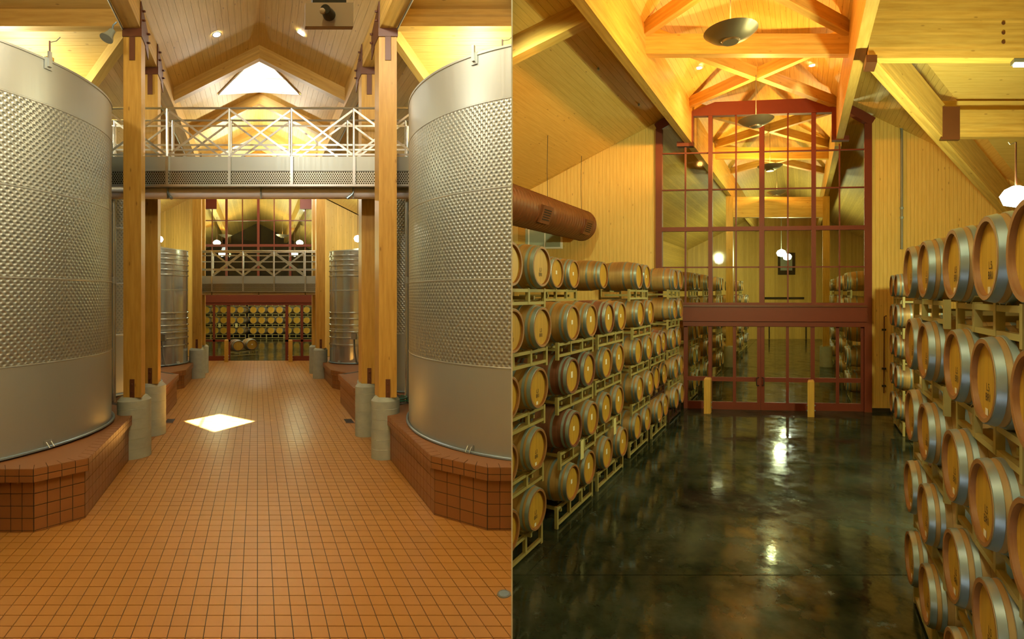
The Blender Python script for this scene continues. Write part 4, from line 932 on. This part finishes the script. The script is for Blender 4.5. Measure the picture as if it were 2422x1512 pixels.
B().box(R, uR(2395, 9.8), uR(2440, 9.8), 9.72, 9.9, 8.10, 8.17).build('housing', M['grey'], fq); B().box(R, uR(2400, 9.8), uR(2438, 9.8), 9.74, 9.88, 8.07, 8.10).build('tube', M['bulb_tube'], fq)
for k, (x, y, d) in enumerate(((1330, 77, 9.0), (1415, 167, 12.0), (1511, 267, 14.5))):
    u = uR(x, d); p = R(u, d, zrr(u - UR)); o_ = B().tube([p, p - Vector((0, 0, .05)), p - Vector((0, 0, .07))], [.02, .03, .01], 8).build('sprinkler', M['galv']); tag(o_, 'small metal sprinkler head on the left board ceiling, %s' % ('nearest', 'middle', 'farthest')[k], 'sprinkler', 'sprinklers on the left ceiling')
# ---- reflection in the glazing, built as a copied hall behind the panes
D2 = 39.6
for a, b in ((-9, UR), (UR, 9)):
    struct(B().box(lambda u, d, z: R(u, d, z - .5 * abs(u - UR)), a, b, 15.7, D2, 10.83, 10.93).build('ceiling', M['pine_far']))
struct(sbox('wall_left', R, -9.2, -9, 16.0, 40, -.3, 8, M['pine_far']))
eb = struct(sbox('wall_back', R, -9, 9, D2 + .02, D2 + .2, -.3, 11, M['pine_far']))
for k in range(14): sbox('wall_panel', R, -9 + k * 9 / 7, -9 + (k + 1) * 9 / 7, D2, D2 + .02, -.3, 11, M['pine_far'], eb)
for x0, x1, y0, y1, mt in ((1818, 1821, 770, 801, 'dark'), (1905, 1908, 770, 801, 'dark'), (1805, 1902, 703, 708, 'dark')): B().box(R, uR(x0, D2), uR(x1, D2), D2 - .06, D2, zR(y1, D2), zR(y0, D2)).build('trim', M[mt], eb)
for s in (-1, 1):
    u = UR + s * 2.37; struct(sbox('trim_%d' % (6 + s), R, u - .11, u + .11, 16.3, D2, BZ0, BZ1 - .1, M['glulam']))
    co = thing('timber_column', 'square timber column modelled as a reflection in the glazing, %s one' % ('left' if s < 0 else 'right'), 'column', R(u, 25, 0), group='modelled reflections of columns')
    B().box(R, u - .17, u + .17, 24.85, 25.15, 1.0, BZ0).build('shaft', M['column'], co); B().lathe([(.27, 0), (.27, 1.0), (.2, 1.05), (0, 1.05)], R(u, 25, 0), 24).build('pier', M['concrete'], co)
x2 = struct(sbox('trim_9', R, UR - 2.26, UR + 2.26, 24.9, 25.15, 7.35, 8.35, M['glulam']))
for d in (20.3,): sbox('beam', R, UR - 2.26, UR + 2.26, d - .1, d + .1, 9.0, 9.45, M['glulam'], x2)
xbrace(16.1, 20.2, x2); xbrace(20.4, 24.6, x2)
bowl(R(UR, 19.0, zR(403, 19.0)), 0, 'pewter bowl pendant modelled as a reflection in the glazing, nearer one', 1.4, 420); bowl(R(UR, 24.0, zR(462, 24)), 0, 'pewter bowl pendant modelled as a reflection in the glazing, farther one', 1.6, 200)
for (x, y, d, lb) in ((1848, 598, 30, 'large left'), (1862, 607, 33, 'small right')):
    q = R(uR(x, d), d, zR(y, d)); pl = thing('pendant_lamp', 'white globe lamp glaring as a modelled reflection in the glazing, %s one' % lb, 'lamp', q - Vector((0, 0, .2)))
    B().lathe([(0, -.25), (.2, -.18), (.26, 0), (.2, .12), (.05, .2)], q, 16).build('globe', M['lamp_globe'], pl); B().tube([q + Vector((0, 0, .18)), q + Vector((0, 0, 3.0))], .02, 6).build('rod', M['grey'], pl)
    lamp('POINT', q + Vector((-.3, -.3, -.2)), 420, GREEN, .2)
pc = thing('framed_panel', 'grey framed arched panel on the board wall of the reflection modelled behind the glazing', 'panel', R(uR(1860, D2), D2 - .1, zR(650, D2)))
B().box(R, uR(1840, D2), uR(1881, D2), D2 - .08, D2 - .01, zR(650, D2), zR(598, D2)).build('frame', M['black'], pc); B().box(R, uR(1846, D2), uR(1874, D2), D2 - .1, D2 - .08, zR(640, D2), zR(604, D2)).build('panel', M['louver'], pc)
BD = [17.3, 19.7, 22.6, 27.5, 30.5, 33.5]
for ci, d in enumerate(BD):
    for k in range(5):
        if ci > 2 and k == 4 and ci % 2: continue
        rackat(-3.7, d + gp / 2, k, OL, Z0, PL_, 'reflected rack modelled behind the glass on the left, %s back, %s level' % (ON[ci], LV[k]), 'modelled reflections of racks', None, False)
        for j in range(2): barrel(R(-3.7, d + j * gp, Z0 + PL_ * k), OL, '%s reflected barrel modelled behind the glass on the left, %s rack back, %s level' % ('nearer' if j == 0 else 'farther', ON[ci], LV[k]), 'modelled reflections of barrels', False)
for ci, d in enumerate((17.2, 21.2, 26.5, 29.0)):
    for k in range(5):
        rackat(1.45, d + gp / 2, k, OR_, Z0, PL_, 'reflected rack modelled behind the glass on the right, %s back, %s level' % (ON[ci], LV[k]), 'modelled reflections of racks', None, False)
        for j in range(2): barrel(R(1.45, d + j * gp, Z0 + PL_ * k), OR_, '%s reflected barrel modelled behind the glass on the right, %s rack back, %s level' % ('nearer' if j == 0 else 'farther', ON[ci], LV[k]), 'modelled reflections of barrels', False)
lamp('POINT', R(UR, 21, 7.2), 330, GREEN, .15)  # added fill for the copied hall, no fixture
# ================================================================== trim everything at the partition
bpy.context.view_layer.update()
EPS = .0035
dead = []
for o in list(bpy.data.objects):
    sd_ = OBJ_SIDE.get(o.name)
    if o.type != 'MESH' or sd_ is None: continue
    mw = o.matrix_world; xs_ = [(mw @ Vector(c)).x for c in o.bound_box]; sg = -1 if sd_ == 'L' else 1
    if sg < 0: far_, near_ = max(xs_), min(xs_)
    else: far_, near_ = -min(xs_), -max(xs_)
    if far_ <= -EPS: continue
    if near_ >= -EPS: dead.append(o); continue
    bm = bmesh.new(); bm.from_mesh(o.data); bm.transform(mw)
    bmesh.ops.bisect_plane(bm, geom=bm.verts[:] + bm.edges[:] + bm.faces[:], plane_co=(sg * EPS, 0, 0), plane_no=(-sg, 0, 0), clear_outer=True, clear_inner=False)
    bm.transform(mw.inverted())
    if not bm.faces: dead.append(o); bm.free(); continue
    if o.data.users > 1: o.data = o.data.copy()
    bm.to_mesh(o.data); bm.free()
gone = set(o.name for o in dead)
for o in dead:
    kids = list(o.children)
    for c_ in kids: c_.parent = None; c_.matrix_world = c_.matrix_world
    bpy.data.objects.remove(o)
for o in list(bpy.data.objects):
    if o.type == 'EMPTY' and not o.children: bpy.data.objects.remove(o)
print('objects', len(bpy.data.objects), 'tris', sum(len(o.data.loops) for o in bpy.data.objects if o.type == 'MESH'))
